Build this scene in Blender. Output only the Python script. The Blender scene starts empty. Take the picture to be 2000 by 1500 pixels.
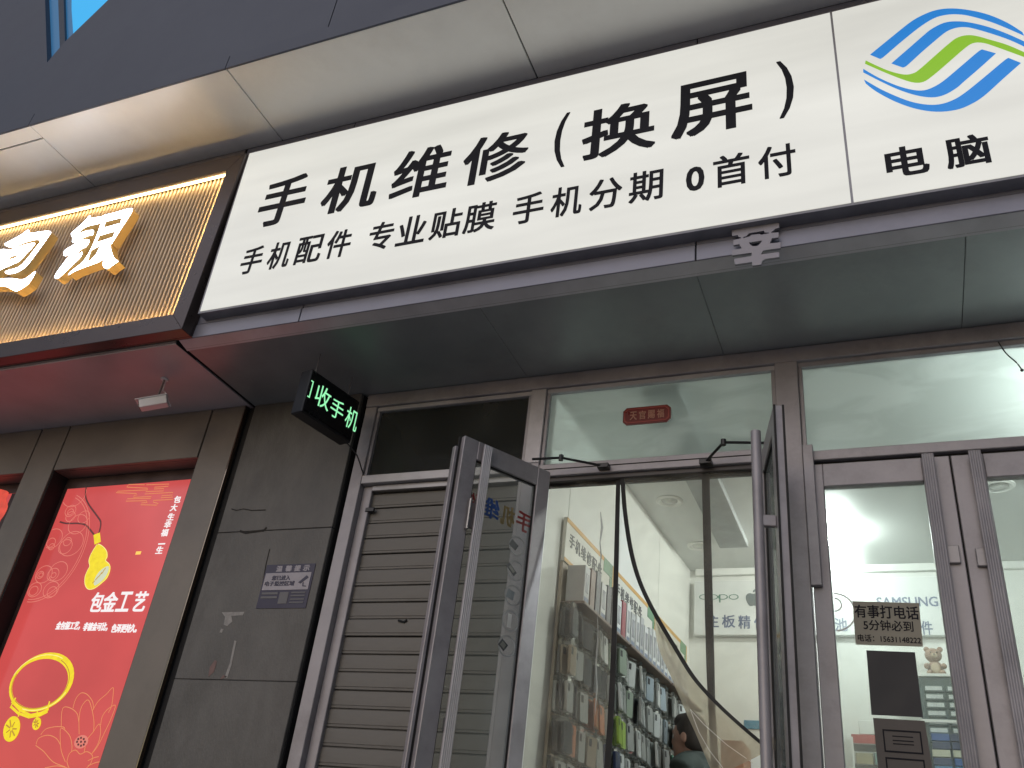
import bpy, bmesh, math, random
import numpy as np
from mathutils import Vector, Matrix
random.seed(7)
SC = bpy.context.scene
COL = SC.collection
LIFT = 1.4            # heights below are measured from the camera, the camera stands 1.4 m above the pavement

# ------------------------------------------------------------------ camera
F = 1743.0
_Z = np.array([375, -2914, F]); _Z = _Z / np.linalg.norm(_Z)
_X = np.array([4353, -483, -F]); _X = _X - _Z * (_X @ _Z); _X = _X / np.linalg.norm(_X)
_Y = np.cross(_Z, _X)
RW = np.array([_X, _Y, _Z])
cam_d = bpy.data.cameras.new('camera'); cam = bpy.data.objects.new('camera', cam_d); COL.objects.link(cam)
r, u, b = RW[:, 0], -RW[:, 1], -RW[:, 2]
cam.matrix_world = Matrix(((r[0], u[0], b[0], 0), (r[1], u[1], b[1], 0), (r[2], u[2], b[2], LIFT), (0, 0, 0, 1)))
cam_d.sensor_width = 36; cam_d.lens = 36 * F / 2000; cam_d.clip_end = 200; cam_d.clip_start = 0.02
SC.camera = cam
# ------------------------------------------------------------------ world, sun, exposure
w = bpy.data.worlds.new('World'); SC.world = w; w.use_nodes = True
nt = w.node_tree; bg = nt.nodes['Background']
sky = nt.nodes.new('ShaderNodeTexSky'); sky.sky_type = 'NISHITA'; sky.sun_disc = False
sky.sun_elevation = math.radians(18); sky.sun_rotation = math.radians(190)
nt.links.new(sky.outputs[0], bg.inputs[0]); bg.inputs[1].default_value = 0.06
sd = bpy.data.lights.new('street_fill', 'SUN'); sd.energy = 0.85; sd.angle = math.radians(70); sd.color = (0.98, 0.93, 1.0)  # broad faint light standing in for street lamps behind the camera
street_fill = bpy.data.objects.new('street_fill', sd); COL.objects.link(street_fill)
street_fill.rotation_euler = Vector((0.20, 0.80, -0.58)).to_track_quat('-Z', 'Y').to_euler(); street_fill.location = (-6, -8, 9)
SC.view_settings.view_transform = 'Standard'; SC.view_settings.look = 'None'
SC.view_settings.exposure = 0.0; SC.view_settings.gamma = 1
SC.cycles.use_denoising = True
SC.cycles.max_bounces = 10; SC.cycles.transparent_max_bounces = 16
SC.cycles.sample_clamp_indirect = 6.0

# ------------------------------------------------------------------ measuring on the planes of the place
def ray(px, py): return RW @ np.array([px - 1000, py - 750, F])
def at(px, py, Y): d = ray(px, py); d = d * (Y / d[1]); return Vector(d)
def atx(px, py, Y): return at(px, py, Y)[0]
def atz(px, py, Y): return at(px, py, Y)[2]
def onz(px, py, z): d = ray(px, py); return Vector(d * (z / d[2]))

# ------------------------------------------------------------------ materials
def S(*c):
    o = []
    for v in c:
        v /= 255.0
        o.append(v / 12.92 if v <= 0.04045 else ((v + 0.055) / 1.055) ** 2.4)
    return tuple(o)
MATS = {}
def mat(name, col, rough=0.5, metal=0.0, var=0.25, scale=6.0, bump=0.0, bscale=40.0, dirt=0.0, dirtcol=(0.03, 0.027, 0.022), stretch=(1, 1, 1), coat=0.0, rvar=0.15):
    if name in MATS: return MATS[name]
    m = bpy.data.materials.new(name); m.use_nodes = True; n = m.node_tree; L = n.links
    p = n.nodes['Principled BSDF']
    tc = n.nodes.new('ShaderNodeTexCoord'); mp = n.nodes.new('ShaderNodeMapping'); L.new(tc.outputs['Object'], mp.inputs[0])
    mp.inputs['Scale'].default_value = stretch
    nz = n.nodes.new('ShaderNodeTexNoise'); nz.inputs['Scale'].default_value = scale; nz.inputs['Detail'].default_value = 6; nz.inputs['Roughness'].default_value = 0.6
    L.new(mp.outputs[0], nz.inputs['Vector'])
    mr = n.nodes.new('ShaderNodeMapRange'); mr.inputs[1].default_value = 0.3; mr.inputs[2].default_value = 0.7
    mr.inputs[3].default_value = 1 - var; mr.inputs[4].default_value = 1 + var * 0.6; L.new(nz.outputs['Fac'], mr.inputs[0])
    mx = n.nodes.new('ShaderNodeVectorMath'); mx.operation = 'SCALE'; mx.inputs[0].default_value = col; L.new(mr.outputs[0], mx.inputs['Scale'])
    out = mx.outputs[0]
    if dirt > 0:
        n2 = n.nodes.new('ShaderNodeTexNoise'); n2.inputs['Scale'].default_value = scale * 0.45; n2.inputs['Detail'].default_value = 9; n2.inputs['Roughness'].default_value = 0.72
        L.new(mp.outputs[0], n2.inputs['Vector'])
        r2 = n.nodes.new('ShaderNodeMapRange'); r2.inputs[1].default_value = 0.5; r2.inputs[2].default_value = 0.72; r2.inputs[3].default_value = 0; r2.inputs[4].default_value = dirt
        L.new(n2.outputs['Fac'], r2.inputs[0])
        mc = n.nodes.new('ShaderNodeMix'); mc.data_type = 'RGBA'; mc.inputs[7].default_value = (*dirtcol, 1)
        L.new(r2.outputs[0], mc.inputs[0]); L.new(out, mc.inputs[6]); out = mc.outputs[2]
    L.new(out, p.inputs['Base Color'])
    p.inputs['Metallic'].default_value = metal
    rr = n.nodes.new('ShaderNodeMapRange'); rr.inputs[1].default_value = 0.3; rr.inputs[2].default_value = 0.7
    rr.inputs[3].default_value = max(0.02, rough - rvar * rough); rr.inputs[4].default_value = min(1, rough + rvar * rough); L.new(nz.outputs['Fac'], rr.inputs[0]); L.new(rr.outputs[0], p.inputs['Roughness'])
    if coat: p.inputs['Coat Weight'].default_value = coat
    if bump > 0:
        n3 = n.nodes.new('ShaderNodeTexNoise'); n3.inputs['Scale'].default_value = bscale; n3.inputs['Detail'].default_value = 4; L.new(mp.outputs[0], n3.inputs['Vector'])
        bp = n.nodes.new('ShaderNodeBump'); bp.inputs['Strength'].default_value = bump; bp.inputs['Distance'].default_value = 0.004
        L.new(n3.outputs['Fac'], bp.inputs['Height']); L.new(bp.outputs[0], p.inputs['Normal'])
    MATS[name] = m; return m
def emit(name, col, st, var=0.0, scale=3.0, stretch=(1, 1, 1), base=(0.06, 0.06, 0.06), rough=0.4):
    if name in MATS: return MATS[name]
    m = bpy.data.materials.new(name); m.use_nodes = True; n = m.node_tree; L = n.links
    p = n.nodes['Principled BSDF']; p.inputs['Base Color'].default_value = (*base, 1); p.inputs['Roughness'].default_value = rough
    p.inputs['Emission Color'].default_value = (*col, 1); p.inputs['Emission Strength'].default_value = st
    if var > 0:
        tc = n.nodes.new('ShaderNodeTexCoord'); mp = n.nodes.new('ShaderNodeMapping'); L.new(tc.outputs['Object'], mp.inputs[0]); mp.inputs['Scale'].default_value = stretch
        nz = n.nodes.new('ShaderNodeTexNoise'); nz.inputs['Scale'].default_value = scale; nz.inputs['Detail'].default_value = 3; L.new(mp.outputs[0], nz.inputs['Vector'])
        mr = n.nodes.new('ShaderNodeMapRange'); mr.inputs[1].default_value = 0.25; mr.inputs[2].default_value = 0.75; mr.inputs[3].default_value = st * (1 - var); mr.inputs[4].default_value = st * (1 + var)
        L.new(nz.outputs['Fac'], mr.inputs[0]); L.new(mr.outputs[0], p.inputs['Emission Strength'])
    MATS[name] = m; return m
def glass(name, tint, gloss=0.12, haze=0.0, fwd=0.0, frough=0.35, hcol=(0.6, 0.62, 0.6), scale=3.0, stretch=(1, 1, 1), rough=0.04, lo=0.35, hi=0.75):
    """flat pane: see-through, reflecting, with a film of dust (haze) smeared over it"""
    if name in MATS: return MATS[name]
    m = bpy.data.materials.new(name); m.use_nodes = True; n = m.node_tree; L = n.links
    for x in list(n.nodes):
        if x.type != 'OUTPUT_MATERIAL': n.nodes.remove(x)
    o = [x for x in n.nodes if x.type == 'OUTPUT_MATERIAL'][0]
    tr = n.nodes.new('ShaderNodeBsdfTransparent'); tr.inputs[0].default_value = (*tint, 1)
    gl = n.nodes.new('ShaderNodeBsdfGlossy'); gl.inputs['Roughness'].default_value = rough
    lw = n.nodes.new('ShaderNodeLayerWeight'); lw.inputs[0].default_value = gloss
    m1 = n.nodes.new('ShaderNodeMixShader'); L.new(lw.outputs['Fresnel'], m1.inputs[0]); L.new(tr.outputs[0], m1.inputs[1]); L.new(gl.outputs[0], m1.inputs[2])
    last = m1
    if fwd > 0:
        rf = n.nodes.new('ShaderNodeBsdfRefraction'); rf.inputs['IOR'].default_value = 1.18; rf.inputs['Roughness'].default_value = frough; rf.inputs[0].default_value = (*tint, 1)
        mf = n.nodes.new('ShaderNodeMixShader'); mf.inputs[0].default_value = fwd; L.new(m1.outputs[0], mf.inputs[1]); L.new(rf.outputs[0], mf.inputs[2]); m1 = mf; last = mf
    if haze > 0:
        tl = n.nodes.new('ShaderNodeBsdfTranslucent'); tl.inputs[0].default_value = (*hcol, 1)
        df = n.nodes.new('ShaderNodeBsdfDiffuse'); df.inputs[0].default_value = (*hcol, 1)
        m2 = n.nodes.new('ShaderNodeMixShader'); m2.inputs[0].default_value = 0.4; L.new(tl.outputs[0], m2.inputs[1]); L.new(df.outputs[0], m2.inputs[2])
        tc = n.nodes.new('ShaderNodeTexCoord'); mp = n.nodes.new('ShaderNodeMapping'); L.new(tc.outputs['Object'], mp.inputs[0]); mp.inputs['Scale'].default_value = stretch
        nz = n.nodes.new('ShaderNodeTexNoise'); nz.inputs['Scale'].default_value = scale; nz.inputs['Detail'].default_value = 7; nz.inputs['Distortion'].default_value = 0.8
        L.new(mp.outputs[0], nz.inputs['Vector'])
        mr = n.nodes.new('ShaderNodeMapRange'); mr.inputs[1].default_value = lo; mr.inputs[2].default_value = hi; mr.inputs[3].default_value = haze * 0.35; mr.inputs[4].default_value = haze
        L.new(nz.outputs['Fac'], mr.inputs[0])
        m3 = n.nodes.new('ShaderNodeMixShader'); L.new(mr.outputs[0], m3.inputs[0]); L.new(m1.outputs[0], m3.inputs[1]); L.new(m2.outputs[0], m3.inputs[2]); last = m3
    L.new(last.outputs[0], o.inputs[0]); MATS[name] = m; return m

# ------------------------------------------------------------------ objects
def root(name, label, cat, loc=(0, 0, 0), group=None):
    o = bpy.data.objects.new(name, None); o.empty_display_size = 0.05; COL.objects.link(o); o.location = loc
    o['label'] = label; o['category'] = cat
    if group: o['group'] = group
    return o
def origin(o):
    while o is not None:
        if o.type == 'EMPTY' or o.parent is None: return Vector(o.location)
        o = o.parent
    return Vector((0, 0, 0))
class MB:
    def __init__(s): s.v = []; s.f = []
    def add(s, vs, fs, T=None):
        k = len(s.v)
        s.v += [tuple(T(Vector(p)) if T else p) for p in vs]; s.f += [tuple(i + k for i in f) for f in fs]; return s
    def box(s, x0, x1, y0, y1, z0, z1, T=None):
        return s.add([(x0, y0, z0), (x1, y0, z0), (x1, y1, z0), (x0, y1, z0), (x0, y0, z1), (x1, y0, z1), (x1, y1, z1), (x0, y1, z1)],
                     [(3, 2, 1, 0), (4, 5, 6, 7), (0, 1, 5, 4), (1, 2, 6, 5), (2, 3, 7, 6), (3, 0, 4, 7)], T)
    def prism(s, pts, off, T=None):
        """polygon (list of 3D points) pushed along off"""
        n = len(pts); a = [Vector(p) for p in pts]; c = [p + Vector(off) for p in a]
        return s.add([tuple(p) for p in a + c], [tuple(range(n)), tuple(range(2 * n - 1, n - 1, -1))] + [(i, i + n, (i + 1) % n + n, (i + 1) % n) for i in range(n)], T)
    def tube(s, pts, rad, seg=8, closed=False):
        pts = [Vector(p) for p in pts]; n = len(pts); k = len(s.v)
        rads = rad if isinstance(rad, (list, tuple)) else [rad] * n
        for i, p in enumerate(pts):
            if closed: t = (pts[(i + 1) % n] - pts[i - 1])
            else: t = (pts[min(i + 1, n - 1)] - pts[max(i - 1, 0)])
            t.normalize(); up = Vector((0, 0, 1)) if abs(t.z) < 0.9 else Vector((0, 1, 0))
            a = t.cross(up).normalized(); bb = t.cross(a).normalized()
            for j in range(seg):
                th = 2 * math.pi * j / seg; s.v.append(tuple(p + (a * math.cos(th) + bb * math.sin(th)) * rads[i]))
        m = n if closed else n - 1
        for i in range(m):
            for j in range(seg):
                q = (i + 1) % n
                s.f.append((k + i * seg + j, k + i * seg + (j + 1) % seg, k + q * seg + (j + 1) % seg, k + q * seg + j))
        if not closed:
            s.f.append(tuple(k + j for j in range(seg))[::-1]); s.f.append(tuple(k + (n - 1) * seg + j for j in range(seg)))
        return s
    def ball(s, c, rx, ry=None, rz=None, u=14, v=9, T=None):
        ry = ry or rx; rz = rz or rx; vs = []; fs = []
        for i in range(v + 1):
            ph = math.pi * i / v
            for j in range(u):
                th = 2 * math.pi * j / u
                vs.append((c[0] + rx * math.sin(ph) * math.cos(th), c[1] + ry * math.sin(ph) * math.sin(th), c[2] + rz * math.cos(ph)))
        for i in range(v):
            for j in range(u): fs.append((i * u + j, (i + 1) * u + j, (i + 1) * u + (j + 1) % u, i * u + (j + 1) % u))
        return s.add(vs, fs, T)
    def lathe(s, c, prof, seg=24):
        k = len(s.v)
        for rr_, z in prof:
            for j in range(seg):
                th = 2 * math.pi * j / seg; s.v.append((c[0] + rr_ * math.cos(th), c[1] + rr_ * math.sin(th), c[2] + z))
        for i in range(len(prof) - 1):
            for j in range(seg): s.f.append((k + i * seg + j, k + i * seg + (j + 1) % seg, k + (i + 1) * seg + (j + 1) % seg, k + (i + 1) * seg + j))
        return s
    def build(s, name, m, parent=None, bevel=0.0, smooth=False, segs=1):
        me = bpy.data.meshes.new(name); o = bpy.data.objects.new(name, me); COL.objects.link(o)
        O = origin(parent) if parent is not None else Vector((0, 0, 0))
        me.from_pydata([(p[0] - O.x, p[1] - O.y, p[2] - O.z) for p in s.v], [], s.f)
        bm = bmesh.new(); bm.from_mesh(me)
        if bevel > 0:
            bmesh.ops.bevel(bm, geom=[e for e in bm.edges if len(e.link_faces) == 2 and e.calc_face_angle(0) > 0.5], offset=bevel, segments=segs, affect='EDGES', profile=0.6)
        bmesh.ops.recalc_face_normals(bm, faces=bm.faces); bm.to_mesh(me); bm.free()
        if smooth:
            me.polygons.foreach_set('use_smooth', [True] * len(me.polygons))
            try: me.set_sharp_from_angle(angle=math.radians(40))
            except Exception: pass
        for mm in (m if isinstance(m, (list, tuple)) else [m]): me.materials.append(mm)
        if parent is not None: o.parent = parent
        return o
def box(name, m, parent, x0, x1, y0, y1, z0, z1, bevel=0.0, T=None):
    return MB().box(min(x0, x1), max(x0, x1), min(y0, y1), max(y0, y1), min(z0, z1), max(z0, z1), T).build(name, m, parent, bevel)
def struct(o): o['kind'] = 'structure'; return o
def stuff(o): o['kind'] = 'stuff'; return o
def tag(o, label, cat, group=None):
    o['label'] = label; o['category'] = cat
    if group: o['group'] = group
    return o
def recentre(o):
    """give a single-mesh thing an origin at its base"""
    me = o.data; n = len(me.vertices); a = np.empty(n * 3); me.vertices.foreach_get('co', a); a = a.reshape(-1, 3)
    c = Vector(((a[:, 0].min() + a[:, 0].max()) / 2, (a[:, 1].min() + a[:, 1].max()) / 2, a[:, 2].min()))
    a -= np.array(c); me.vertices.foreach_set('co', a.ravel()); o.location = o.location + c; return o

# ---- flat outlines and lettering, cut as thin solid shapes
def curve_mesh(splines, depth, offset=0.0):
    cu = bpy.data.curves.new('c', 'CURVE'); cu.dimensions = '2D'; cu.fill_mode = 'BOTH'; cu.extrude = depth / 2; cu.offset = offset
    for sp in splines:
        s = cu.splines.new('POLY'); s.points.add(len(sp) - 1)
        for i, p in enumerate(sp): s.points[i].co = (p[0], p[1], 0, 1)
        s.use_cyclic_u = True
    return _tomesh(cu)
def _tomesh(cu):
    o = bpy.data.objects.new('tmp', cu); COL.objects.link(o)
    dg = bpy.context.evaluated_depsgraph_get(); dg.update()
    me = bpy.data.meshes.new_from_object(o.evaluated_get(dg), depsgraph=dg)
    v = [tuple(x.co) for x in me.vertices]; f = [tuple(p.vertices) for p in me.polygons]
    bpy.data.objects.remove(o); bpy.data.curves.remove(cu); bpy.data.meshes.remove(me)
    return v, f
_GL = {}
def glyph(s, bold):
    k = (s, bold)
    if k not in _GL:
        cu = bpy.data.curves.new('t', 'FONT'); cu.body = s; cu.size = 1; cu.extrude = 0.5; cu.resolution_u = 3
        v, f = _tomesh(cu)
        if bold > 0.004:      # heavier strokes: the glyph cut again, shifted round by the extra stroke width
            v0, f0 = v, f; v, f = [], []
            for q in range(9):
                dx, dy = [(1, 1), (1, -1), (-1, 1), (-1, -1), (1, 0), (-1, 0), (0, 1), (0, -1), (0, 0)][q]; dx *= bold * 1.5; dy *= bold * 0.85
                k_ = len(v); v += [(p[0] + dx, p[1] + dy, p[2] * (1 - 0.03 * q)) for p in v0]; f += [tuple(i + k_ for i in g_) for g_ in f0]
        xs = [p[0] for p in v]; ys = [p[1] for p in v]
        x0, x1, y0, y1 = min(xs), max(xs), min(ys), max(ys)
        _GL[k] = ([((p[0] - x0) / (x1 - x0), (p[1] - y0) / (y1 - y0), p[2] + 0.5) for p in v], f)
    return _GL[k]
UX = Vector((1, 0, 0)); UZ = Vector((0, 0, 1))
def text(s, P0, wd, ht, m, parent, bold=0.0, depth=0.002, ux=UX, uz=UZ, name='lettering', slant=0.0, mirror=False):
    v, f = glyph(s, bold); n = ux.cross(uz).normalized(); P0 = Vector(P0)
    if mirror: v = [(1 - a, b_, c) for a, b_, c in v]
    mb = MB(); mb.v = [tuple(P0 + ux * (a * wd + slant * b_ * ht) + uz * (b_ * ht) + n * (c * depth)) for a, b_, c in v]; mb.f = list(f)
    return mb.build(name, m, parent)
def flat(splines, m, parent, Y, depth=0.002, name='print'):
    """splines: lists of (x, z) on the plane Y; grows towards the street"""
    v, f = curve_mesh(splines, depth)
    mb = MB(); mb.v = [(a, Y - depth / 2 - c, b_) for a, b_, c in v]; mb.f = f
    return mb.build(name, m, parent)
def smooth2(pts, closed=True, k=4):
    n = len(pts); out = []
    for i in range(n if closed else n - 1):
        g = (lambda j: pts[j % n]) if closed else (lambda j: pts[max(0, min(n - 1, j))])
        p0, p1, p2, p3 = g(i - 1), g(i), g(i + 1), g(i + 2)
        for t in [q / k for q in range(k)]:
            out.append(tuple(0.5 * ((2 * p1[d]) + (-p0[d] + p2[d]) * t + (2 * p0[d] - 5 * p1[d] + 4 * p2[d] - p3[d]) * t * t + (-p0[d] + 3 * p1[d] - 3 * p2[d] + p3[d]) * t ** 3) for d in range(len(pts[0]))))
    if not closed: out.append(tuple(pts[-1]))
    return out
def ribbon(line, wd):
    """outline of a printed line of width wd (open polyline in x,z)"""
    L_, R_ = [], []
    for i, p in enumerate(line):
        a = line[max(0, i - 1)]; c = line[min(len(line) - 1, i + 1)]
        dx, dz = c[0] - a[0], c[1] - a[1]; l = math.hypot(dx, dz) or 1
        w_ = wd[i] if isinstance(wd, list) else wd
        L_.append((p[0] - dz / l * w_ / 2, p[1] + dx / l * w_ / 2)); R_.append((p[0] + dz / l * w_ / 2, p[1] - dx / l * w_ / 2))
    return L_, R_
def lines(list_of_lines, wd, m, parent, Y, depth=0.0015, name='print_line'):
    mb = MB()
    for ln in list_of_lines:
        a, c = ribbon(ln, wd); k = len(mb.v)
        for p, q in zip(a, c): mb.v += [(p[0], Y - depth, p[1]), (q[0], Y - depth, q[1])]
        for i in range(len(a) - 1): mb.f.append((k + 2 * i, k + 2 * i + 1, k + 2 * i + 3, k + 2 * i + 2))
    return mb.build(name, m, parent)

# ------------------------------------------------------------------ palette
M_alu = mat('aged_aluminium', (0.31, 0.295, 0.315), 0.42, 0.25, var=0.18, scale=5, bump=0.05, dirt=0.45, dirtcol=(0.09, 0.08, 0.08))
M_alu2 = mat('pale_aluminium', (0.42, 0.41, 0.43), 0.4, 0.3, var=0.15, scale=5, bump=0.05, dirt=0.4, dirtcol=(0.12, 0.10, 0.09))
M_gasket = mat('black_rubber', (0.012, 0.012, 0.012), 0.75)
M_dark = mat('dark_cavity', (0.012, 0.012, 0.013), 0.9)
M_facia = mat('grey_composite_panel', (0.24, 0.245, 0.30), 0.38, 0.2, var=0.08, scale=3, dirt=0.25, dirtcol=(0.06, 0.06, 0.065))
M_facia_b = mat('taupe_composite_panel', (0.26, 0.235, 0.235), 0.38, 0.2, var=0.08, scale=3, dirt=0.2, dirtcol=(0.08, 0.07, 0.065))
M_soffit = mat('soffit_panel_grey', (0.30, 0.312, 0.315), 0.34, 0.15, var=0.16, scale=1.6, bump=0.6, bscale=2.5, dirt=0.3, dirtcol=(0.06, 0.055, 0.05))
M_soffit_l = mat('soffit_panel_red_glow', (0.50, 0.45, 0.47), 0.38, 0.1, var=0.12, scale=1.6, bump=0.6, bscale=2.5, dirt=0.2, dirtcol=(0.08, 0.07, 0.065))  # red glow of the posters put into the pinkish base colour
M_cream = mat('white_composite_panel', (0.88, 0.87, 0.83), 0.33, 0.0, var=0.05, scale=2.2, bump=0.4, bscale=3, dirt=0.16, dirtcol=(0.42, 0.34, 0.26))
M_upper = mat('dark_upper_cladding', (0.06, 0.07, 0.10), 0.5, 0.1, var=0.12, scale=2, bump=0.1, bscale=90)
M_clad = mat('bronze_grey_cladding', (0.185, 0.165, 0.145), 0.42, 0.25, var=0.14, scale=2.5, bump=0.06, bscale=60, dirt=0.3, dirtcol=(0.07, 0.06, 0.05))
M_stone = mat('grey_stone_slab', (0.105, 0.102, 0.097), 0.5, 0, var=0.45, scale=2.0, bump=0.5, bscale=70, dirt=0.9, dirtcol=(0.045, 0.04, 0.036), stretch=(1.6, 1, 0.8))
M_bezel = mat('bronze_bezel', (0.085, 0.068, 0.066), 0.3, 0.5, var=0.1, scale=3)
M_white = mat('white_wall_panel', (0.80, 0.81, 0.77), 0.5, 0, var=0.05, scale=2, dirt=0.1, dirtcol=(0.5, 0.48, 0.42))
M_ceil = mat('white_ceiling', (0.66, 0.68, 0.66), 0.6, 0, var=0.05, scale=2, dirt=0.1, dirtcol=(0.4, 0.4, 0.37))
M_black = mat('black_plastic', (0.012, 0.012, 0.014), 0.35)
M_steel = mat('dull_steel', (0.28, 0.27, 0.27), 0.35, 0.8, var=0.2, scale=12)
M_glass = glass('clear_glass', (0.93, 0.96, 0.94), 0.08, haze=0.13, fwd=0.10, frough=0.5, hcol=(0.62, 0.68, 0.66), scale=2.5)
M_transom = glass('dusty_glass', (0.88, 0.93, 0.91), 0.10, haze=0.40, fwd=0.50, frough=0.62, hcol=(0.66, 0.71, 0.69), scale=2.6, stretch=(1.0, 1.0, 2.8), lo=0.44, hi=0.58)
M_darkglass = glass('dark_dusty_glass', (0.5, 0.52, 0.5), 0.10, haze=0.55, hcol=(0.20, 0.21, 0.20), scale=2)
M_pvc = glass('clear_pvc', (0.92, 0.90, 0.84), 0.16, haze=0.21, fwd=0.05, frough=0.3, hcol=(0.66, 0.63, 0.55), scale=5, rough=0.08)
M_pvc_fold = glass('folded_pvc', (0.80, 0.74, 0.62), 0.18, haze=0.62, fwd=0.2, hcol=(0.60, 0.54, 0.42), scale=5, rough=0.08)
M_ink = mat('black_vinyl', (0.006, 0.0065, 0.012), 0.6, var=0.1)
M_ink.node_tree.nodes['Principled BSDF'].inputs['Specular IOR Level'].default_value = 0.2
M_paper = mat('white_paper', (0.7, 0.69, 0.66), 0.7, var=0.08)

SX0, SX1 = -11.0, 3.3      # ends of the row of shops that are built
# ------------------------------------------------------------------ ground
g = MB().add([(-60, -60, -1.4), (60, -60, -1.4), (60, 60, -1.4), (-60, 60, -1.4)], [(0, 1, 2, 3)]).build('ground', mat('paving', (0.34, 0.34, 0.35), 0.75, var=0.35, scale=1.5, bump=0.3, bscale=30)); struct(g)
struct(box('entrance_steps', mat('step_stone', (0.24, 0.235, 0.225), 0.6, var=0.3, scale=3, bump=0.2), None, SX0, SX1, 2.75, 3.76, -1.398, -1.05, 0.006))
struct(box('entrance_platform', MATS['step_stone'], None, SX0, SX1, 3.05, 3.78, -1.048, -0.70, 0.006))

# ------------------------------------------------------------------ dark wall above the canopy
uw = root('upper_wall', 'dark grey cladding of the storey above the white canopy', 'wall', (-3, 2.5, 4.1))
zt = 8.0
xs = [SX0, -8.2, -5.42, -2.62, 0.15, SX1]
box('wall_core', M_dark, uw, SX0, SX1, 2.56, 7.2, 4.03, zt)
for i in range(5):
    for z0, z1 in ((4.10, 6.4), (6.404, zt)):
        if i == 0 or z0 > 6: box('cladding_panel', M_upper, uw, xs[i] + 0.004, xs[i + 1] - 0.004, 2.50, 2.55, z0, z1, 0.003)
box('cladding_panel', M_upper, uw, -2.616, 0.146, 2.50, 2.55, 4.10, 6.4, 0.003)
box('cladding_panel', M_upper, uw, 0.154, SX1, 2.50, 2.55, 4.10, 6.4, 0.003)
# bay with the slanted blue window: cladding cut round the slanted opening
YU = 2.50
def pu(px, py): p = at(px, py, YU); return (p[0], p[2])
WO = [pu(92, 122), pu(86, -60), pu(268, -60), pu(211, 0), pu(126, 82)]
fr = [(-8.196, 4.10), (-2.62, 4.10), (-2.62, 6.4), (-8.196, 6.4)]
v, f = curve_mesh([fr, WO], 0.05)
mb = MB(); mb.v = [(a, YU + 0.025 - c, b_) for a, b_, c in v]; mb.f = f; mb.build('cladding_panel', M_upper, uw)
wn = MB(); wn.v = [(p[0], YU + 0.045, p[1]) for p in WO]; wn.f = [tuple(range(5))]
wnd = wn.build('window', emit('blue_lit_reveal', S(20, 92, 140), 0.75, base=(0.05, 0.1, 0.15)), uw)
PO = [(p[0], YU + 0.035, p[1]) for p in (pu(133, 12), pu(133, -55), pu(258, -55), pu(208, 0), pu(137, 76))]
MB().prism(PO, (0, 0.006, 0)).build('pane', emit('blue_lit_glass', S(5, 165, 228), 1.0, base=(0.05, 0.1, 0.15)), wnd)
MB().prism([(p[0], YU + 0.02, p[1]) for p in (pu(113, 102), pu(108, -58), pu(119, -58), pu(123, 92))], (0, 0.02, 0)).build('frame', mat('blue_black_frame', (0.02, 0.03, 0.05), 0.4), wnd)

# ------------------------------------------------------------------ white canopy
cp = root('canopy', 'white composite canopy projecting over the shop signs, lit from below', 'canopy', (-3, 2.7, 3.99))
cx = [SX0, -9.6, -8.0, -6.4, -4.80, -3.235, -1.528, 0.18, 1.9, SX1]
for i in range(len(cx) - 1):
    a, c = cx[i] + 0.004, cx[i + 1] - 0.004
    if i <= 3:
        box('soffit_panel', M_cream, cp, a, c, 2.572, 3.028, 3.990, 4.004, 0.002)
        box('soffit_panel', M_cream, cp, a, c, 2.462, 2.564, 3.992, 4.006, 0.002)
    else: box('soffit_panel', M_cream, cp, a, c, 2.462, 3.028, 3.990, 4.004, 0.002)
    box('edge_panel', M_upper, cp, a - 0.002, c + 0.002, 2.448, 2.460, 3.984, 4.095, 0.002)
box('core', M_dark, cp, SX0, SX1, 2.464, 3.20, 4.008, 4.095)

# ------------------------------------------------------------------ fascia behind the signs
fa = root('shop_fascia', 'grey composite fascia that carries the white lightbox sign', 'wall', (-0.1, 3.1, 2.5))
box('core', M_dark, fa, -3.50, SX1, 3.034, 3.2, 2.52, 4.0)
fx = [-3.498, -2.70, -0.64, 1.42, SX1]
for i in range(4):
    a, c = fx[i] + 0.003, fx[i + 1] - 0.003
    box('fascia_panel', M_facia, fa, a, c, 3.024, 3.034, 2.607, 3.985, 0.002)
    box('fascia_panel', M_facia, fa, a, c, 3.018, 3.034, 2.515, 2.601, 0.002)
MB().prism([(-3.49, 3.022, 2.513), (-3.49, 3.10, 2.494), (-3.49, 3.10, 2.499), (-3.49, 3.034, 2.513)], (SX1 + 3.49, 0, 0)).build('drip_trim', mat('polished_trim', (0.56, 0.56, 0.60), 0.35, 0.2, var=0.15, scale=4), fa)
fl = root('jewellery_fascia', 'taupe composite fascia below the gold lit sign', 'wall', (-7, 3.1, 2.5))
box('core', M_dark, fl, SX0, -3.512, 3.034, 3.2, 2.50, 4.0)
for a, c in ((SX0, -8.9), (-8.894, -6.2), (-6.194, -3.514)):
    box('fascia_panel', M_facia_b, fl, a, c, 3.022, 3.034, 2.505, 3.985, 0.002)

# ------------------------------------------------------------------ lower soffits
so = root('shopfront_soffit', 'dark grey panelled soffit over the phone shop doors', 'soffit', (-0.1, 3.4, 2.5))
box('core', M_dark, so, -3.495, SX1, 3.10, 3.9, 2.506, 2.54)
sx = [-3.487, -1.70, -0.652, 0.412, 1.47, SX1]
for i in range(5): box('soffit_panel', M_soffit, so, sx[i] + 0.0012, sx[i + 1] - 0.0012, 3.085, 3.80, 2.497, 2.506, 0.001)
s2 = root('jewellery_soffit', 'metal soffit over the jewellery posters, their red glow tinted into its colour', 'soffit', (-7, 3.4, 2.5))
box('core', M_dark, s2, SX0, -3.508, 3.034, 3.9, 2.508, 2.54)
for a, c in ((SX0, -7.4), (-7.394, -3.515)): box('soffit_panel', M_soffit_l, s2, a, c, 3.03, 3.80, 2.498, 2.507, 0.0015)

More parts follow.
